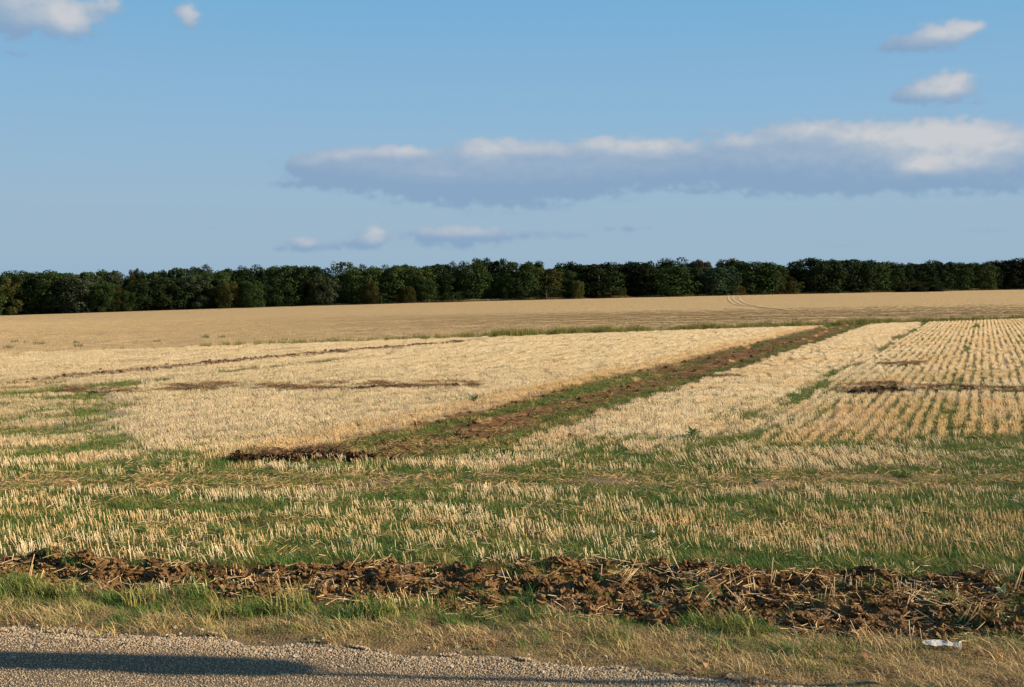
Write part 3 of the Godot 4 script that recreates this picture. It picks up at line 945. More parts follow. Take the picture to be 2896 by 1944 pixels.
	for k in 5: bits.append(litter_patch(300 + k, 22, 0.16, 0.35))
	var l := Scatter.new()
	v = 5.0
	while v < 50.0:
		var cell := 0.12 if v < 12.0 else (0.20 if v < 24.0 else 0.4)
		v += cell
		var x := -0.49 * v - 1.0
		while x < 0.49 * v + 1.0:
			x += cell
			var px := x + rng.randf_range(-0.5, 0.5) * cell
			var pv := v + rng.randf_range(-0.5, 0.5) * cell
			if past_boundary(px, -pv) > 0.0: continue
			zone(px, -pv)
			if z_kind < 2 or rng.randf() > z_litter * 0.75 + (0.12 if z_kind == 3 else 0.0): continue
			l.put(rng.randi() % 5, tilted(rng.randf() * TAU, 1.0, 1.0, 0, 0), Vector3(px, land_height(px, -pv), -pv), straw_tint(0.65 + z_warm * 0.5 + rng.randfn(0, 0.2)) * (rng.randf_range(0.4, 1.0) if z_warm > 1.0 else 1.0))
	finish(l, "straw_litter", "straw_bits", bits, straw, "loose straw lying between the rows and on the ploughed soil", "straw")

func scatter_far_stubble() -> void:
	var shapes := []
	for k in 4: shapes.append(stubble_piece(400 + k, 30, 0.9, 0.10, 0.055, 0.0040))
	for k in 3: shapes.append(stubble_piece(420 + k, 40, 2.0, 0.28, 0.055, 0.007))
	var s := Scatter.new()
	var turn := -atan2(-0.609, 0.793)
	var row := 0.4
	while row < 330.0:
		var far := row > 70.0
		row += 0.24 if not far else 0.24 + (row - 70.0) * 0.006
		var u := -150.0
		while u < 260.0:
			u += 0.8 if not far else 1.9
			# along the field's edge and away from it
			var px := 0.793 * u - 0.609 * row
			var pz := -37.7 - 0.609 * u - 0.793 * row
			if -pz > 190.0 or -pz < 24.0 or not in_view(px, -pz, 3.0): continue
			if rng.randf() > 1.0 - smoothstep(70.0, 190.0, -pz): continue
			zone(px, pz)
			if rng.randf() > z_stub * 0.5: continue
			var c := straw_tint(0.35 + rng.randfn(0, 0.1))
			s.put((4 + rng.randi() % 3) if far else (rng.randi() % 4), tilted(turn + rng.randfn(0, 0.08), 1.0, rng.randf_range(0.7, 1.1), -0.15, rng.randfn(0, 0.05)), Vector3(px, land_height(px, pz), pz), c)
	var straw := leafy(Color.WHITE, 0.7)
	finish(s, "far_stubble", "stubble_row", shapes, straw, "tan stubble of the far field beyond the grass strip", "stubble")

func build_boundary_grass() -> void:
	var tufts := []
	for k in 4: tufts.append(grass_tuft(500 + k, 60, 0.34, 0.18, 0.011, 0.5))
	var s := Scatter.new()
	var u := -34.0
	while u < 62.0:
		u += 0.11
		for k in 3:
			var d := rng.randfn(0.15, 0.22)
			var px := 0.793 * u - 0.609 * d
			var pz := -37.7 - 0.609 * u - 0.793 * d
			var much := smoothstep(-16.0, 2.0, u) * (0.65 + 0.35 * n_big.get_noise_2d(u, 3.0)) * lerpf(1.0, 0.6, smoothstep(22.0, 40.0, u))
			if rng.randf() > much + 0.02: continue
			var size := (0.35 + 0.75 * much) * rng.randf_range(0.6, 1.2)
			var c := Color(0.20, 0.21, 0.05).lerp(Color(0.46, 0.34, 0.12), rng.randf() * rng.randf())
			s.put(rng.randi() % 4, tilted(rng.randf() * TAU, size, size, -0.1, 0), Vector3(px, land_height(px, pz), pz), c)
	# scattered weeds of the two fields
	for k in 260:
		var uu := rng.randf_range(-30, 60)
		var d := absf(rng.randfn(0, 7.0))
		var px := 0.793 * uu - 0.609 * d
		var pz := -37.7 - 0.609 * uu - 0.793 * d
		if n_mid.get_noise_2d(px * 0.2, pz * 0.1) < 0.1: continue
		var size := rng.randf_range(0.25, 0.6)
		s.put(rng.randi() % 4, tilted(rng.randf() * TAU, size * 1.6, size, 0, 0), Vector3(px, land_height(px, pz), pz), Color(0.10, 0.13, 0.04))
	finish(s, "boundary_grass", "tall_tufts", tufts, leafy(Color.WHITE, 0.5), "strip of taller olive grass that parts the two stubble fields", "grass")

# ---------------------------------------------------------------- dark mats of old straw on the field
var mats := [
	[Vector2(-5.6, -17.7), Vector2(-4.65, -18.2), 0.24, "short dark straw heap left of the long dark straw line"],
	[Vector2(-4.1, -18.2), Vector2(-3.38, -17.75), 0.15, "thin brown straw streak joining the two dark straw heaps on the left"],
	[Vector2(-3.45, -18.0), Vector2(-0.65, -18.5), 0.30, "long dark brown line of old straw across the pale stubble on the left"],
	[Vector2(-7.2, -17.6), Vector2(-6.0, -17.4), 0.12, "faint brown straw streak at the left edge of the photo"],
	[Vector2(5.45, -17.5), Vector2(6.3, -17.85), 0.50, "broad dark heap of old straw across the rows on the right"],
	[Vector2(6.65, -17.85), Vector2(7.5, -17.85), 0.24, "narrow dark straw line in the middle of the right-hand rows"],
	[Vector2(7.7, -17.6), Vector2(8.9, -17.5), 0.20, "dark straw line running out at the right edge of the photo"],
	[Vector2(7.85, -23.3), Vector2(8.75, -23.6), 0.13, "small dark straw line further up the right-hand rows"],
	[Vector2(3.1, -20.4), Vector2(4.3, -20.5), 0.09, "thin dark straw streak just right of the brown wheel track"],
	[Vector2(-2.5, -10.75), Vector2(-1.75, -10.85), 0.22, "dark crumbly soil patch with straw at the lower end of the wheel track"],
]

func on_mat(x: float, v: float) -> bool:
	if v < 17.0 or v > 24.0 or (v > 19.0 and v < 20.0): return false
	for q in mats:
		var p := Vector2(x, -v)
		if Geometry2D.get_closest_point_to_segment(p, q[0], q[1]).distance_to(p) < q[2] * 0.75: return true
	return false

func build_straw_mats() -> void:
	var bits := []
	for k in 4: bits.append(litter_patch(600 + k, 60, 0.22, 0.5))
	var f := FastNoiseLite.new()
	f.frequency = 1.6
	f.seed = 4
	var m := matte(lin(0.17, 0.095, 0.048), 0.95, false)
	m.albedo_texture = noise_texture(0.08, Color(0.5, 0.5, 0.5), Color(1, 1, 1), 256)
	m.uv1_triplanar = true
	var straw := matte(Color.WHITE, 0.7)
	for q in mats:
		var a: Vector2 = q[0]
		var b: Vector2 = q[1]
		var w: float = q[2]
		var len := a.distance_to(b)
		var mid := (a + b) * 0.5
		var t := thing("straw_mat", q[3], "straw", Vector3(mid.x, land_height(mid.x, mid.y), mid.y))
		var dir := (b - a) / len
		var st := SurfaceTool.new()
		st.begin(Mesh.PRIMITIVE_TRIANGLES)
		st.set_smooth_group(-1)
		var nu := int(len / 0.05) + 2
		var nw := 9
		var pts := []
		for i in nu + 1:
			var row := []
			for j in nw + 1:
				var x := (float(i) / nu - 0.5) * len
				var y := (float(j) / nw - 0.5) * 2.0
				var nn := f.get_noise_2d(mid.x + x, mid.y * 2.0)
				var k := w * (0.35 + 1.1 * nn) * smoothstep(0.5, 0.42, absf(float(i) / nu - 0.5))
				var off := 0.10 * f.get_noise_2d((mid.x + x) * 0.5, 40.0)
				var hgt := maxf(0.0, (1.0 - y * y)) * (0.07 + w * 0.20) * (0.6 + 1.3 * f.get_noise_2d((mid.x + x) * 3.0, y * 2.0)) * clampf(k / w, 0, 1) - 0.008
				var p2 := dir * x + Vector2(-dir.y, dir.x) * (y * k + off)
				row.append(Vector3(p2.x, hgt, p2.y))
			pts.append(row)
		for i in nu:
			for j in nw:
				for p in [pts[i][j], pts[i + 1][j], pts[i][j + 1], pts[i + 1][j], pts[i + 1][j + 1], pts[i][j + 1]]:
					st.add_vertex(p)
		st.generate_normals()
		mesh_node("mat", st.commit(), m, t)
		var mm := MultiMesh.new()
		mm.transform_format = MultiMesh.TRANSFORM_3D
		mm.use_colors = true
		mm.mesh = bits[rng.randi() % 4]
		mm.instance_count = int(len * (6.0 + w * 26.0)) + 9
		for i in mm.instance_count:
			var x := rng.randf_range(-0.52, 0.52) * len
			var y := rng.randfn(0, 0.42) * w
			var p2 := dir * x + Vector2(-dir.y, dir.x) * y
			mm.set_instance_transform(i, Transform3D(tilted(rng.randf() * TAU, 0.8, 1.1, 0, 0), Vector3(p2.x, rng.randf_range(0.02, 0.06 + w * 0.20), p2.y)))
			var c := Color(0.16, 0.09, 0.05).lerp(Color(0.48, 0.30, 0.155), rng.randf())
			mm.set_instance_color(i, c)
		var o := MultiMeshInstance3D.new()
		o.name = "straw"
		o.multimesh = mm
		o.material_override = straw
		o.set_meta("kind", "stuff")
		t.add_child(o, true)

# ---------------------------------------------------------------- clods, standing straws
func soil_material(c: Color) -> StandardMaterial3D:
	var m := matte(c, 0.97, false)
	m.metallic_specular = 0.15
	m.albedo_texture = noise_texture(0.06, Color(0.55, 0.53, 0.5), Color(1, 1, 1), 512, FastNoiseLite.TYPE_SIMPLEX_SMOOTH, 12, 5)
	m.normal_enabled = true
	m.normal_texture = bump_texture(0.07, 12.0, 512)
	m.uv1_triplanar = true
	m.uv1_world_triplanar = true
	m.uv1_scale = Vector3.ONE * 5.0
	return m

func build_ploughed_things() -> void:
	var shapes := []
	for k in 8: shapes.append(lump(700 + k, 10, 14, 0.75, 0.75, 2.4))
	var ms := [soil_material(lin(0.31, 0.178, 0.078)), soil_material(lin(0.42, 0.26, 0.125)), soil_material(lin(0.22, 0.122, 0.052))]
	var s := Scatter.new()
	var made := 0
	var tries := 0
	while tries < 42000:
		tries += 1
		var px := rng.randf_range(-4.6, 4.6)
		var pv := rng.randf_range(5.0, 7.1)
		zone(px, -pv)
		if z_kind != 2 or rng.randf() > z_soil: continue
		var n := n_mid.get_noise_2d(px * 1.2 + 5.0, pv * 2.0)
		if n < 0.0 and rng.randf() < 0.6: continue
		var size := 0.005 + 0.036 * pow(rng.randf(), 4.5)
		var b := Basis.from_euler(Vector3(rng.randf_range(-0.5, 0.5), rng.randf() * TAU, rng.randf_range(-0.5, 0.5))) * Basis.from_scale(Vector3(rng.randf_range(0.8, 1.4), rng.randf_range(0.7, 1.1), rng.randf_range(0.8, 1.2)) * size)
		var at := Vector3(px, land_height(px, -pv) + size * 0.35, -pv)
		if size > 0.017 and made < 260 and in_view(px, pv, 0.4):
			var o := mesh_node("soil_clod", shapes[rng.randi() % 8], ms[rng.randi() % 3])
			o.transform = Transform3D(b, at)
			tag(o, "brown crumbly clod of turned soil on the ploughed strip", "clod", "soil clods on the ploughed strip")
			made += 1
		else:
			var g := rng.randf_range(0.7, 1.3)
			s.put(rng.randi() % 8, b, at, Color(0.33 * g, 0.19 * g, 0.084 * g))
	# clods along the brown line on the left, by the wheel track and on its edge
	for k in 1500:
		var w := rng.randf_range(18.0, 34.0)
		var px := -17.0 + smoothstep(25, 36, w) + rng.randfn(0, 0.22) + 0.43 * w
		if n_mid.get_noise_2d(w * 1.5, 3.0) < 0.0 and rng.randf() < 0.7: continue
		var size := 0.012 + 0.030 * pow(rng.randf(), 2.5)
		s.put(rng.randi() % 8, Basis.from_scale(Vector3.ONE * size).rotated(Vector3.UP, rng.randf() * TAU), Vector3(px, land_height(px, -w) + size * 0.4 + 0.022, -w), Color(0.46, 0.30, 0.19) * rng.randf_range(0.7, 1.2))
	for k in 900:
		var w := 11.0 + 24.0 * pow(rng.randf(), 1.6)
		var px: float = [-4.9, -5.9, -6.9][rng.randi() % 3] + rng.randfn(0, 0.25) + 0.43 * w
		var size := 0.010 + 0.03 * pow(rng.randf(), 3.0)
		s.put(rng.randi() % 8, Basis.from_scale(Vector3.ONE * size).rotated(Vector3.UP, rng.randf() * TAU), Vector3(px, land_height(px, -w) + size * 0.4, -w), Color(0.33, 0.19, 0.095) * rng.randf_range(0.7, 1.2))
	for k in 160:
		var px := rng.randfn(-2.1, 0.28)
		var w := rng.randfn(10.8, 0.10)
		var size := rng.randf_range(0.015, 0.06)
		s.put(rng.randi() % 8, Basis.from_scale(Vector3.ONE * size).rotated(Vector3.UP, rng.randf() * TAU), Vector3(px, land_height(px, -w) + size * 0.4, -w), Color(0.16, 0.09, 0.045) * rng.randf_range(0.7, 1.3))
	var m := soil_material(Color.WHITE)
	m.vertex_color_use_as_albedo = true
	finish(s, "soil_crumbs", "crumbs", shapes, m, "small crumbs of brown soil strewn over the ploughed strip", "soil")
	# single straws that stand or lean among the clods
	var stalks := []
	for k in 8:
		var st := SurfaceTool.new()
		st.begin(Mesh.PRIMITIVE_TRIANGLES)
		var g := 0.75 + 0.25 * (k % 4) / 3.0
		st.set_color(Color(g, g * 0.97, g * (0.85 + 0.05 * (k % 3))))
		add_stalk(st, Vector3(0, -0.02, 0), Vector3(0.008 * (k % 3), 0.062 + 0.009 * k, 0), 0.0022, 5)
		st.generate_normals()
		stalks.append(st.commit())
	var mats := []
	for k in 4: mats.append(matte(lin(0.82 - 0.06 * k, 0.61 - 0.07 * k, 0.34 - 0.05 * k), 0.55))
	made = 0
	tries = 0
	while made < 220 and tries < 3000:
		tries += 1
		# a bunch leans one way
		var bx := rng.randf_range(-3.4, 3.2)
		var bv := rng.randf_range(5.1, 7.0)
		zone(bx, -bv)
		if z_kind != 2 or rng.randf() > 0.35 + 0.65 * smoothstep(-1.5, 1.5, bx): continue
		var a := rng.randf() * TAU
		var fall := rng.randf_range(0.15, 1.35)
		var across := Vector2(cos(a + PI / 2), sin(a + PI / 2))
		for k in 1 + rng.randi() % 7:
			var off := (k - 2) * rng.randf_range(0.010, 0.022)
			var px := bx + across.x * off + rng.randfn(0, 0.012)
			var pv := bv + across.y * off + rng.randfn(0, 0.012)
			var tilt := clampf(fall + rng.randfn(0, 0.12), 0, 1.5)
			var axis := Vector3(cos(a + rng.randfn(0, 0.15)), 0, sin(a)).normalized()
			var o := mesh_node("straw_stalk", stalks[rng.randi() % 8], mats[rng.randi() % 4])
			o.transform = Transform3D(Basis(axis.cross(Vector3.UP).normalized(), tilt) * Basis.from_scale(Vector3(1, rng.randf_range(0.8, 1.35), 1)), Vector3(px, land_height(px, -pv) + 0.012, -pv))
			tag(o, "single cut straw leaning or lying among the brown clods", "straw", "loose straws on the ploughed strip")
			made += 1

# ---------------------------------------------------------------- gravel
func build_gravel() -> void:
	var shapes := []
	for k in 7: shapes.append(lump(800 + k, 4, 6, 0.45, 0.7, 1.2))
	var s := Scatter.new()
	for k in 120000:
		var px := rng.randf_range(-4.2, 3.4)
		var e := along(px, e_road) + n_mid.get_noise_2d(px, -5.0) * 0.05
		var pv := e - absf(rng.randfn(0, 0.10)) if k < 26000 else rng.randf_range(3.7, e)
		if pv > e + 0.05 or pv < 3.6: continue
		var edge := bump(pv - e, 0.10)
		var size := rng.randf_range(0.0018, 0.0040) + edge * 0.006 * pow(rng.randf(), 2.0)
		var g := rng.randf_range(0.55, 1.15)
		var c := Color(0.48, 0.365, 0.235).lerp(Color(0.36, 0.24, 0.135), rng.randf() * rng.randf())
		s.put(rng.randi() % 7, Basis.from_euler(Vector3(rng.randf() * 3, rng.randf() * TAU, 0)) * Basis.from_scale(Vector3(1.15, 0.9, 1) * size), Vector3(px, land_height(px, -pv) + size * 0.35, -pv), Color(c.r * g, c.g * g, c.b * g))
	finish(s, "gravel", "pebbles", shapes, matte(Color.WHITE, 0.9), "small pale pebbles of the gravel road", "gravel")
	var mats := []
	for c in [lin(0.46, 0.38, 0.28), lin(0.37, 0.295, 0.215), lin(0.44, 0.37, 0.28), lin(0.29, 0.245, 0.19)]:
		mats.append(matte(c, 0.9, false))
	for k in 130:
		var px := rng.randf_range(-3.1, 1.9)
		var e := along(px, e_road) + n_mid.get_noise_2d(px, -5.0) * 0.05
		var pv := e - rng.randfn(0.05, 0.08)
		if rng.randf() < 0.06: pv = e - rng.randf_range(0.1, 0.7)
		var size := rng.randf_range(0.005, 0.0115) * (1.15 if px < -1.0 else 1.0)
		var o := mesh_node("gravel_stone", shapes[rng.randi() % 7], mats[rng.randi() % 4])
		o.transform = Transform3D(Basis.from_euler(Vector3(rng.randf_range(-0.4, 0.4), rng.randf() * TAU, 0)) * Basis.from_scale(Vector3(1.2, 0.85, 1) * size), Vector3(px, land_height(px, -pv) + size * 0.3, -pv))
		tag(o, "larger pale stone at the ragged edge of the gravel road", "stone", "larger stones along the gravel edge")
	for q in [[Vector2(-0.06, -6.39), 0.018, "grey stone lying on the ploughed soil right of the middle", lin(0.25, 0.25, 0.26)], [Vector2(0.96, -7.47), 0.018, "small white stone among the stubble right of the middle", lin(0.7, 0.69, 0.66)], [Vector2(-0.66, -7.5), 0.016, "small pale stone in the grass left of the middle", lin(0.62, 0.62, 0.6)]]:
		var o := mesh_node("field_stone", shapes[2], matte(q[3], 0.85, false))
		o.transform = Transform3D(Basis.from_scale(Vector3(1.3, 0.8, 1) * q[1]), Vector3(q[0].x, land_height(q[0].x, q[0].y) + q[1] * 0.9, q[0].y))
		tag(o, q[2], "stone")

# ---------------------------------------------------------------- leaves, weeds, litter
func leaf_shape(length: float, wide: float, curl: float, sd: int) -> ArrayMesh:
	var r := RandomNumberGenerator.new()
	r.seed = sd
	var st := SurfaceTool.new()
	st.begin(Mesh.PRIMITIVE_TRIANGLES)
	st.set_smooth_group(0)
	var rows := []
	for k in 6:
		var t := k / 5.0
		var w := wide * sin(PI * pow(t, 0.75)) * 0.5 * r.randf_range(0.85, 1.1) + 0.0008
		var y := curl * length * (t * 1.1 - t * t * 0.9)
		var fold := w * 0.35
		rows.append([Vector3(-w, y + fold, t * length), Vector3(0, y, t * length), Vector3(w, y + fold, t * length)])
	for k in 5:
		for j in 2:
			for p in [rows[k][j], rows[k + 1][j], rows[k][j + 1], rows[k][j + 1], rows[k + 1][j], rows[k + 1][j + 1]]:
				st.add_vertex(p)
	st.generate_normals()
	return st.commit()

func build_small_things() -> void:
	# fallen leaves
	var ls := [leaf_shape(0.045, 0.032, 0.5, 1), leaf_shape(0.04, 0.03, 0.8, 2), leaf_shape(0.05, 0.03, 0.3, 3)]
	var lm := [matte(lin(0.28, 0.13, 0.06), 0.9, false), matte(lin(0.20, 0.09, 0.05), 0.9, false), matte(lin(0.34, 0.19, 0.09), 0.9, false)]
	for q in [Vector2(-1.87, -5.13), Vector2(-1.85, -5.6), Vector2(-2.14, -5.42), Vector2(-0.92, -5.23), Vector2(-0.86, -5.14), Vector2(-1.09, -5.16), Vector2(-0.47, -5.23), Vector2(0.75, -4.77), Vector2(0.79, -4.75), Vector2(0.86, -4.78), Vector2(0.97, -4.92), Vector2(-0.08, -5.07), Vector2(1.5, -4.95), Vector2(1.62, -4.9)]:
		var o := mesh_node("fallen_leaf", ls[rng.randi() % 3], lm[rng.randi() % 3])
		o.transform = Transform3D(Basis.from_euler(Vector3(rng.randf_range(-0.3, 0.1), rng.randf() * TAU, rng.randf_range(-0.4, 0.4))), Vector3(q.x, land_height(q.x, q.y) + 0.016, q.y))
		tag(o, "withered orange brown leaf lying by the gravel edge", "leaf", "fallen leaves by the gravel edge")
	# broad-leaved weeds
	var wm := [leafy(lin(0.10, 0.15, 0.022), 0.5), leafy(lin(0.24, 0.28, 0.09), 0.5)]
	for m in wm:
		m.roughness = 0.95
		m.metallic_specular = 0.1
	for q in [[Vector2(2.02, -12.15), 0.15, 0, "big dark broad-leaved weed in the stubble right of the middle"], [Vector2(2.07, -9.26), 0.11, 0, "dark broad-leaved weed on the brown track right of the middle"], [Vector2(-1.06, -7.11), 0.09, 1, "pale grey green weed in the grass behind the ploughed strip, left of the middle"],
		[Vector2(0.77, -5.75), 0.09, 1, "pale grey green weed growing from the ploughed soil right of the middle"], [Vector2(2.72, -6.01), 0.10, 1, "light green weed in the ploughed soil near the right edge"], [Vector2(-1.95, -7.25), 0.11, 0, "dark green round-leaved weed in the stubble on the left"], [Vector2(-0.55, -15.9), 0.14, 0, "bushy green weed beside the upper edge of the wheel track"]]:
		var p: Vector2 = q[0]
		var t := thing("weed_plant", q[3], "weed", Vector3(p.x, land_height(p.x, p.y), p.y))
		for k in 11:
			var o := mesh_node("leaf", leaf_shape(q[1] * rng.randf_range(0.7, 1.1), q[1] * 0.26, 0.9, 900 + k), wm[q[2]], t)
			o.transform = Transform3D(Basis.from_euler(Vector3(-rng.randf_range(0.1, 0.9), k * 2.4 + rng.randf(), rng.randf_range(-0.4, 0.4))), Vector3(0, q[1] * 0.12, 0))
	# a crumpled sheet
	var f := FastNoiseLite.new()
	f.seed = 31
	f.frequency = 6.5
	var st := SurfaceTool.new()
	st.begin(Mesh.PRIMITIVE_TRIANGLES)
	st.set_smooth_group(-1)
	var pts := []
	for i in 15:
		var row := []
		for j in 8:
			var x := (i / 14.0 - 0.5) * 0.17
			var z := (j / 7.0 - 0.5) * 0.12 * (0.55 + 0.35 * sin(i * 0.45) + 0.5 * f.get_noise_2d(i * 0.02, 5.0))
			var y := 0.008 + 0.011 * f.get_noise_2d(x, z) + 0.010 * absf(f.get_noise_2d(x * 2.5, z * 2.5)) + 0.014 * smoothstep(-0.02, 0.06, x) * smoothstep(0.03, -0.05, z)
			row.append(Vector3(x + 0.02 * f.get_noise_2d(z * 1.5, 3.0), y, z + 0.02 * f.get_noise_2d(x * 1.5, 9.0)))
		pts.append(row)
	for i in 14:
		for j in 7:
			for p in [pts[i][j], pts[i + 1][j], pts[i][j + 1], pts[i + 1][j], pts[i + 1][j + 1], pts[i][j + 1]]:
				st.add_vertex(p)
	st.generate_normals()
	var o := mesh_node("crumpled_paper", st.commit(), matte(lin(0.44, 0.41, 0.38), 0.75, false))
	o.position = Vector3(2.01, land_height(2.01, -5.06) + 0.022, -5.06)
	o.rotation_degrees = Vector3(2, -14, 0)
	tag(o, "crumpled white sheet of litter in the grass at the lower right", "litter")

# ---------------------------------------------------------------- heaps and wood
func build_heaps() -> void:
	var m := matte(lin(0.006, 0.005, 0.004), 1.0, false)
	m.metallic_specular = 0.0
	var k := 0
	for q in [[Vector2(181.6, -512.3), 3.8, 2.5, "lowest black heap, the left one of the three before the wood"], [Vector2(190.4, -514.5), 5.3, 3.0, "tallest black heap, the middle one of the three before the wood"], [Vector2(200.5, -521.5), 4.6, 2.5, "rounded black heap, the right one of the three before the wood"]]:
		var f := FastNoiseLite.new()
		f.seed = 40 + k
		f.frequency = 0.35
		var st := SurfaceTool.new()
		st.begin(Mesh.PRIMITIVE_TRIANGLES)
		st.set_smooth_group(0)
		var pts := []
		for j in 11:
			var row := []
			for i in 29:
				var a := TAU * (i % 28) / 28.0
				var r: float = j / 10.0
				var x: float = cos(a) * r * q[1]
				var z: float = sin(a) * r * q[1] * 0.8
				var y: float = q[2] * pow(maxf(0.0, 1.0 - pow(r, 1.35 if k < 2 else 1.9)), 1.0) + 0.35 * f.get_noise_2d(x, z) * (1.0 - r) - 0.15 * r
				row.append(Vector3(x, y, z))
			pts.append(row)
		for j in 10:
			for i in 28:
				for p in [pts[j][i], pts[j][i + 1], pts[j + 1][i], pts[j][i + 1], pts[j + 1][i + 1], pts[j + 1][i]]:
					st.add_vertex(p)
		st.generate_normals()
		var o := mesh_node("black_heap", st.commit(), m)
		o.position = Vector3(q[0].x, land_height(q[0].x, q[0].y), q[0].y)
		tag(o, q[3], "heap")
		k += 1

# a crown: leaf clumps over the outside of many rounded boughs; unit half width, unit height
func crown_shape(sd: int, boughs: int, leaves: int, low: float, open: float) -> ArrayMesh:
	var r := RandomNumberGenerator.new()
	r.seed = sd
	var st := SurfaceTool.new()
	st.begin(Mesh.PRIMITIVE_TRIANGLES)
	var lobes := []
	for i in boughs:
		var t := (i + 0.5) / boughs
		var y := lerpf(low, 0.86, pow(t, 0.85))
		var prof := sqrt(maxf(0.05, 1.0 - pow(absf(y - 0.42) / 0.60, 3.2)))
		var a := i * 2.39996 + r.randf_range(-0.4, 0.4)
		var rad := r.randf_range(0.30, 0.46) * lerpf(1.0, 0.8, t)
		var out := (prof - rad * 0.75) * r.randf_range(0.75, 1.08)
		lobes.append([Vector3(cos(a) * out, y + r.randf_range(-0.05, 0.05), sin(a) * out), rad])
	for i in 3:
		lobes.append([Vector3(r.randf_range(-0.3, 0.3), r.randf_range(0.80, 0.88), r.randf_range(-0.3, 0.3)), r.randf_range(0.14, 0.22)])
	for i in leaves:
		var l: Array = lobes[r.randi() % lobes.size()]
		var c: Vector3 = l[0]
		var rad: float = l[1]
		var d := Vector3(r.randfn(), r.randfn() + 0.25, r.randfn()).normalized()
		var p := c + d * Vector3(rad, rad * 0.36, rad) * (1.0 - open * pow(r.randf(), 2.0) + 0.10 * r.randfn())
		p.y = clampf(p.y, 0.0, 1.0 + r.randf() * 0.02)
		var n := (d + Vector3(r.randfn(), r.randfn(), r.randfn()) * 0.45).normalized()
		var u := n.cross(Vector3(r.randfn(), r.randfn(), r.randfn())).normalized()
		var w := n.cross(u)
		var s := r.randf_range(0.014, 0.036)
		var g := r.randf_range(0.6, 1.0)
		st.set_color(Color(g, g, g * 0.95))
		var sc := Vector3(1, 0.5, 1)
		u *= s
		w *= s * 0.8
		for e in [-u - w, -u + w, u - w, u - w, -u + w, u + w]:
			st.set_normal(n)
			st.add_vertex(p + e * sc)
	return st.commit()

func trunk_shape(sd: int) -> ArrayMesh:
	var r := RandomNumberGenerator.new()
	r.seed = sd
	var st := SurfaceTool.new()
	st.begin(Mesh.PRIMITIVE_TRIANGLES)
	for limb in 6:
		var from := Vector3(0, -0.02, 0) if limb == 0 else Vector3(0, 0.18 + 0.09 * limb, 0)
		var a := r.randf() * TAU
		var to := Vector3(r.randfn(0, 0.03), 0.85, r.randfn(0, 0.03)) if limb == 0 else from + Vector3(cos(a) * 0.5, 0.22, sin(a) * 0.5)
		var r0 := 0.055 if limb == 0 else 0.025
		for k in 7:
			var a0 := TAU * k / 7.0
			var a1 := TAU * (k + 1) / 7.0
			var d0 := Vector3(cos(a0), 0, sin(a0)) * r0
			var d1 := Vector3(cos(a1), 0, sin(a1)) * r0
			for p in [from + d0, to + d0 * 0.3, from + d1, from + d1, to + d0 * 0.3, to + d1 * 0.3]:
				st.add_vertex(p)
	st.generate_normals()
	return st.commit()

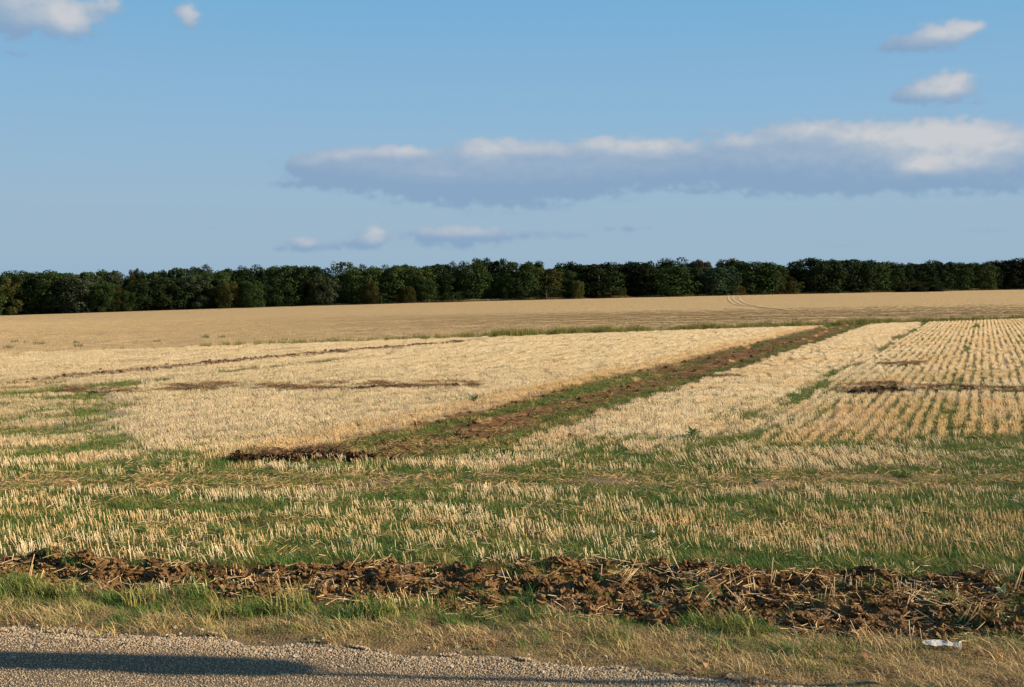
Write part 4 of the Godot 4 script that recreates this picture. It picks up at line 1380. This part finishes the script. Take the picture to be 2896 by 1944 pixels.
func build_wood() -> void:
	var colors := {
		"dark": Color(0.030, 0.048, 0.018), "mid": Color(0.042, 0.070, 0.022), "light": Color(0.062, 0.092, 0.028), "grey": Color(0.055, 0.074, 0.038), "olive": Color(0.070, 0.074, 0.023),
		"verydark": Color(0.017, 0.027, 0.013), "yellowgreen": Color(0.15, 0.16, 0.045), "yellow": Color(0.20, 0.15, 0.03), "brown": Color(0.060, 0.062, 0.022), "yellowbrown": Color(0.085, 0.085, 0.024), "orange": Color(0.10, 0.070, 0.028), "bluegreen": Color(0.045, 0.078, 0.042)}
	var mats := {}
	for k in colors:
		mats[k] = leafy((colors[k] * (0.78 if k in ["dark", "mid", "light", "grey", "olive", "bluegreen"] else 0.52)).linear_to_srgb(), 0.3)
		mats[k].metallic_specular = 0.1
	var bark := matte(lin(0.06, 0.045, 0.035), 0.95, false)
	var crowns := []
	for k in 7: crowns.append(crown_shape(50 + k, 26 + k * 4, 10000, 0.03, 0.35))
	var open := crown_shape(70, 22, 2300, 0.35, 0.5)
	var bush := [crown_shape(75, 12, 2400, 0.05, 0.4), crown_shape(76, 14, 2400, 0.05, 0.4)]
	var trunks := [trunk_shape(80), trunk_shape(81), trunk_shape(82)]
	for q in TREES:
		var h: float = q[3]
		var w: float = q[4] * 1.55
		var low := h < 6.5
		var at := Vector3(q[1], land_height(q[1], q[2]), q[2])
		var t := thing("bush" if low else "broadleaf_tree", q[6], "bush" if low else "tree", at, "trees of the wood")
		var tr := mesh_node("trunk", trunks[rng.randi() % 3], bark, t)
		tr.scale = Vector3(w * 1.2, h, w * 1.2)
		var shape: ArrayMesh = bush[rng.randi() % 2] if low else crowns[rng.randi() % 7]
		if (q[6] as String).contains("sky gaps"): shape = open
		var cr := mesh_node("crown", shape, mats[q[0]], t)
		cr.scale = Vector3(w, h, w)
		cr.rotation.y = rng.randf() * TAU
		cr.rotation.z = rng.randfn(0, 0.02)
	# undergrowth along the edge and the depth of the wood behind
	var s := Scatter.new()
	var deep := Scatter.new()
	for i in wood_edge.size() - 1:
		var a := wood_edge[i]
		var b := wood_edge[i + 1]
		var n := int(a.distance_to(b) / 2.2)
		for k in n:
			var p := a.lerp(b, (k + rng.randf()) / n)
			var out := Vector2(p.x, p.y).normalized()
			var f := p + out * rng.randf_range(0.0, 6.0)
			var h := rng.randf_range(2.0, 5.5)
			s.put(rng.randi() % 2, tilted(rng.randf() * TAU, rng.randf_range(2.2, 3.6), h, 0, 0), Vector3(f.x, land_height(f.x, f.y) - 0.2, f.y), Color(0.022, 0.036, 0.013).lerp(Color(0.038, 0.052, 0.018), rng.randf()))
			f = p + out * rng.randf_range(12.0, 34.0)
			h = rng.randf_range(10.0, 13.0)
			deep.put(rng.randi() % 7, tilted(rng.randf() * TAU, rng.randf_range(5.0, 8.0), h, 0, 0), Vector3(f.x, land_height(f.x, f.y), f.y), Color(0.020, 0.034, 0.012))
	finish(s, "undergrowth", "bushes", bush, leafy(Color.WHITE, 0.3), "dark undergrowth along the foot of the wood", "undergrowth")
	finish(deep, "wood_interior", "trees", crowns, leafy(Color.WHITE, 0.3), "dark depth of the wood behind the front trees", "wood")
	# the verge in front of the wood: a row of low dark tufts, taller pale dry grass behind them
	var tufts := []
	for k in 3: tufts.append(grass_tuft(90 + k, 60, 0.8, 0.8, 0.06, 0.3))
	var g := Scatter.new()
	for i in wood_edge.size() - 1:
		var a := wood_edge[i]
		var b := wood_edge[i + 1]
		var n := int(a.distance_to(b) / 0.55)
		for k in n:
			var p := a.lerp(b, (k + rng.randf()) / n)
			if p.x < -95.0: continue
			var out := Vector2(p.x, p.y).normalized()
			var thin := smoothstep(-95.0, -50.0, p.x)
			var f := p - out * rng.randf_range(8.0, 9.0)
			g.put(rng.randi() % 3, tilted(rng.randf() * TAU, 1.0, rng.randf_range(0.5, 0.8) * thin, 0, 0), Vector3(f.x, land_height(f.x, f.y), f.y), Color(0.045, 0.042, 0.018))
			f = p - out * rng.randf_range(5.0, 7.5)
			g.put(rng.randi() % 3, tilted(rng.randf() * TAU, 1.0, rng.randf_range(1.0, 1.7) * thin * (0.85 + 0.6 * n_big.get_noise_2d(p.x * 0.2, 0.0)), 0, 0), Vector3(f.x, land_height(f.x, f.y), f.y), Color(0.46, 0.36, 0.20))
	finish(g, "wood_verge", "verge_tufts", tufts, leafy(Color.WHITE, 0.4), "pale dry grass verge between the tan field and the wood", "grass")
	# wheel marks that bend away from the verge
	var tm := matte(lin(0.57, 0.39, 0.20), 0.95, false)
	for q in [[[91.1, -463.5], [78.0, -396.0], [65.0, -329.0], [49.6, -245.0], [43.0, -203.0]], [[92.5, -461.0], [78.0, -388.0], [64.2, -317.0], [48.9, -234.0], [38.3, -162.0]], [[94.5, -458.5], [80.0, -386.0], [65.6, -315.0], [51.5, -240.5], [33.6, -131.0]]]:
		var st := SurfaceTool.new()
		st.begin(Mesh.PRIMITIVE_TRIANGLES)
		for i in q.size() - 1:
			var p0 := Vector2(q[i][0], q[i][1])
			var p1 := Vector2(q[i + 1][0], q[i + 1][1])
			for k in 24:
				var c := []
				for e in 2:
					var p := p0.lerp(p1, (k + e) / 24.0)
					for side in [-0.28, 0.28]:
						c.append(Vector3(p.x + side, land_height(p.x, p.y) + 0.07, p.y))
				for v in [c[0], c[2], c[1], c[1], c[2], c[3]]:
					st.add_vertex(v)
		st.generate_normals()
		var o := mesh_node("wheel_track", st.commit(), tm)
		tag(o, "faint wheel track on the far field below the wood", "track", "", "structure")

# ---------------------------------------------------------------- an unseen post with a guessed board, shaped to cast the gravel shadow
func build_post() -> void:
	var t := thing("guessed_post", "guessed narrow board on an unseen thin post, added to cast the shadow on the gravel", "post", Vector3(4.15, -0.05, -4.355))
	var pole := CylinderMesh.new()
	pole.top_radius = 0.017
	pole.bottom_radius = 0.019
	pole.height = 3.2
	pole.radial_segments = 12
	var wood := matte(lin(0.22, 0.17, 0.12), 0.9, false)
	var o := mesh_node("pole", pole, wood, t)
	o.position.y = 1.6
	var st := SurfaceTool.new()
	st.begin(Mesh.PRIMITIVE_TRIANGLES)
	var f := FastNoiseLite.new()
	f.frequency = 2.2
	f.seed = 6
	var left := []
	var right := []
	for k in 25:
		var y := 2.13 + k * 0.05
		var w := 0.118 * smoothstep(2.07, 2.25, y)
		left.append(Vector3(0, y, -w - 0.05 - 0.03 * f.get_noise_2d(y, 0.0)))
		right.append(Vector3(0, y, w - 0.05 + 0.03 * f.get_noise_2d(y, 9.0)))
	for k in 24:
		for side in [-0.012, 0.012]:
			var e := Vector3(side, 0, 0)
			for p in [left[k] + e, left[k + 1] + e, right[k] + e, right[k] + e, left[k + 1] + e, right[k + 1] + e]:
				st.add_vertex(p)
		for edge in [left, right]:
			var e := Vector3(0.012, 0, 0)
			for p in [edge[k] - e, edge[k + 1] - e, edge[k] + e, edge[k] + e, edge[k + 1] - e, edge[k + 1] + e]:
				st.add_vertex(p)
	st.generate_normals()
	o = mesh_node("board", st.commit(), wood, t)
	o.position.x = -0.04
	t.rotation.y = atan2(-SUN_TO.z, SUN_TO.x)
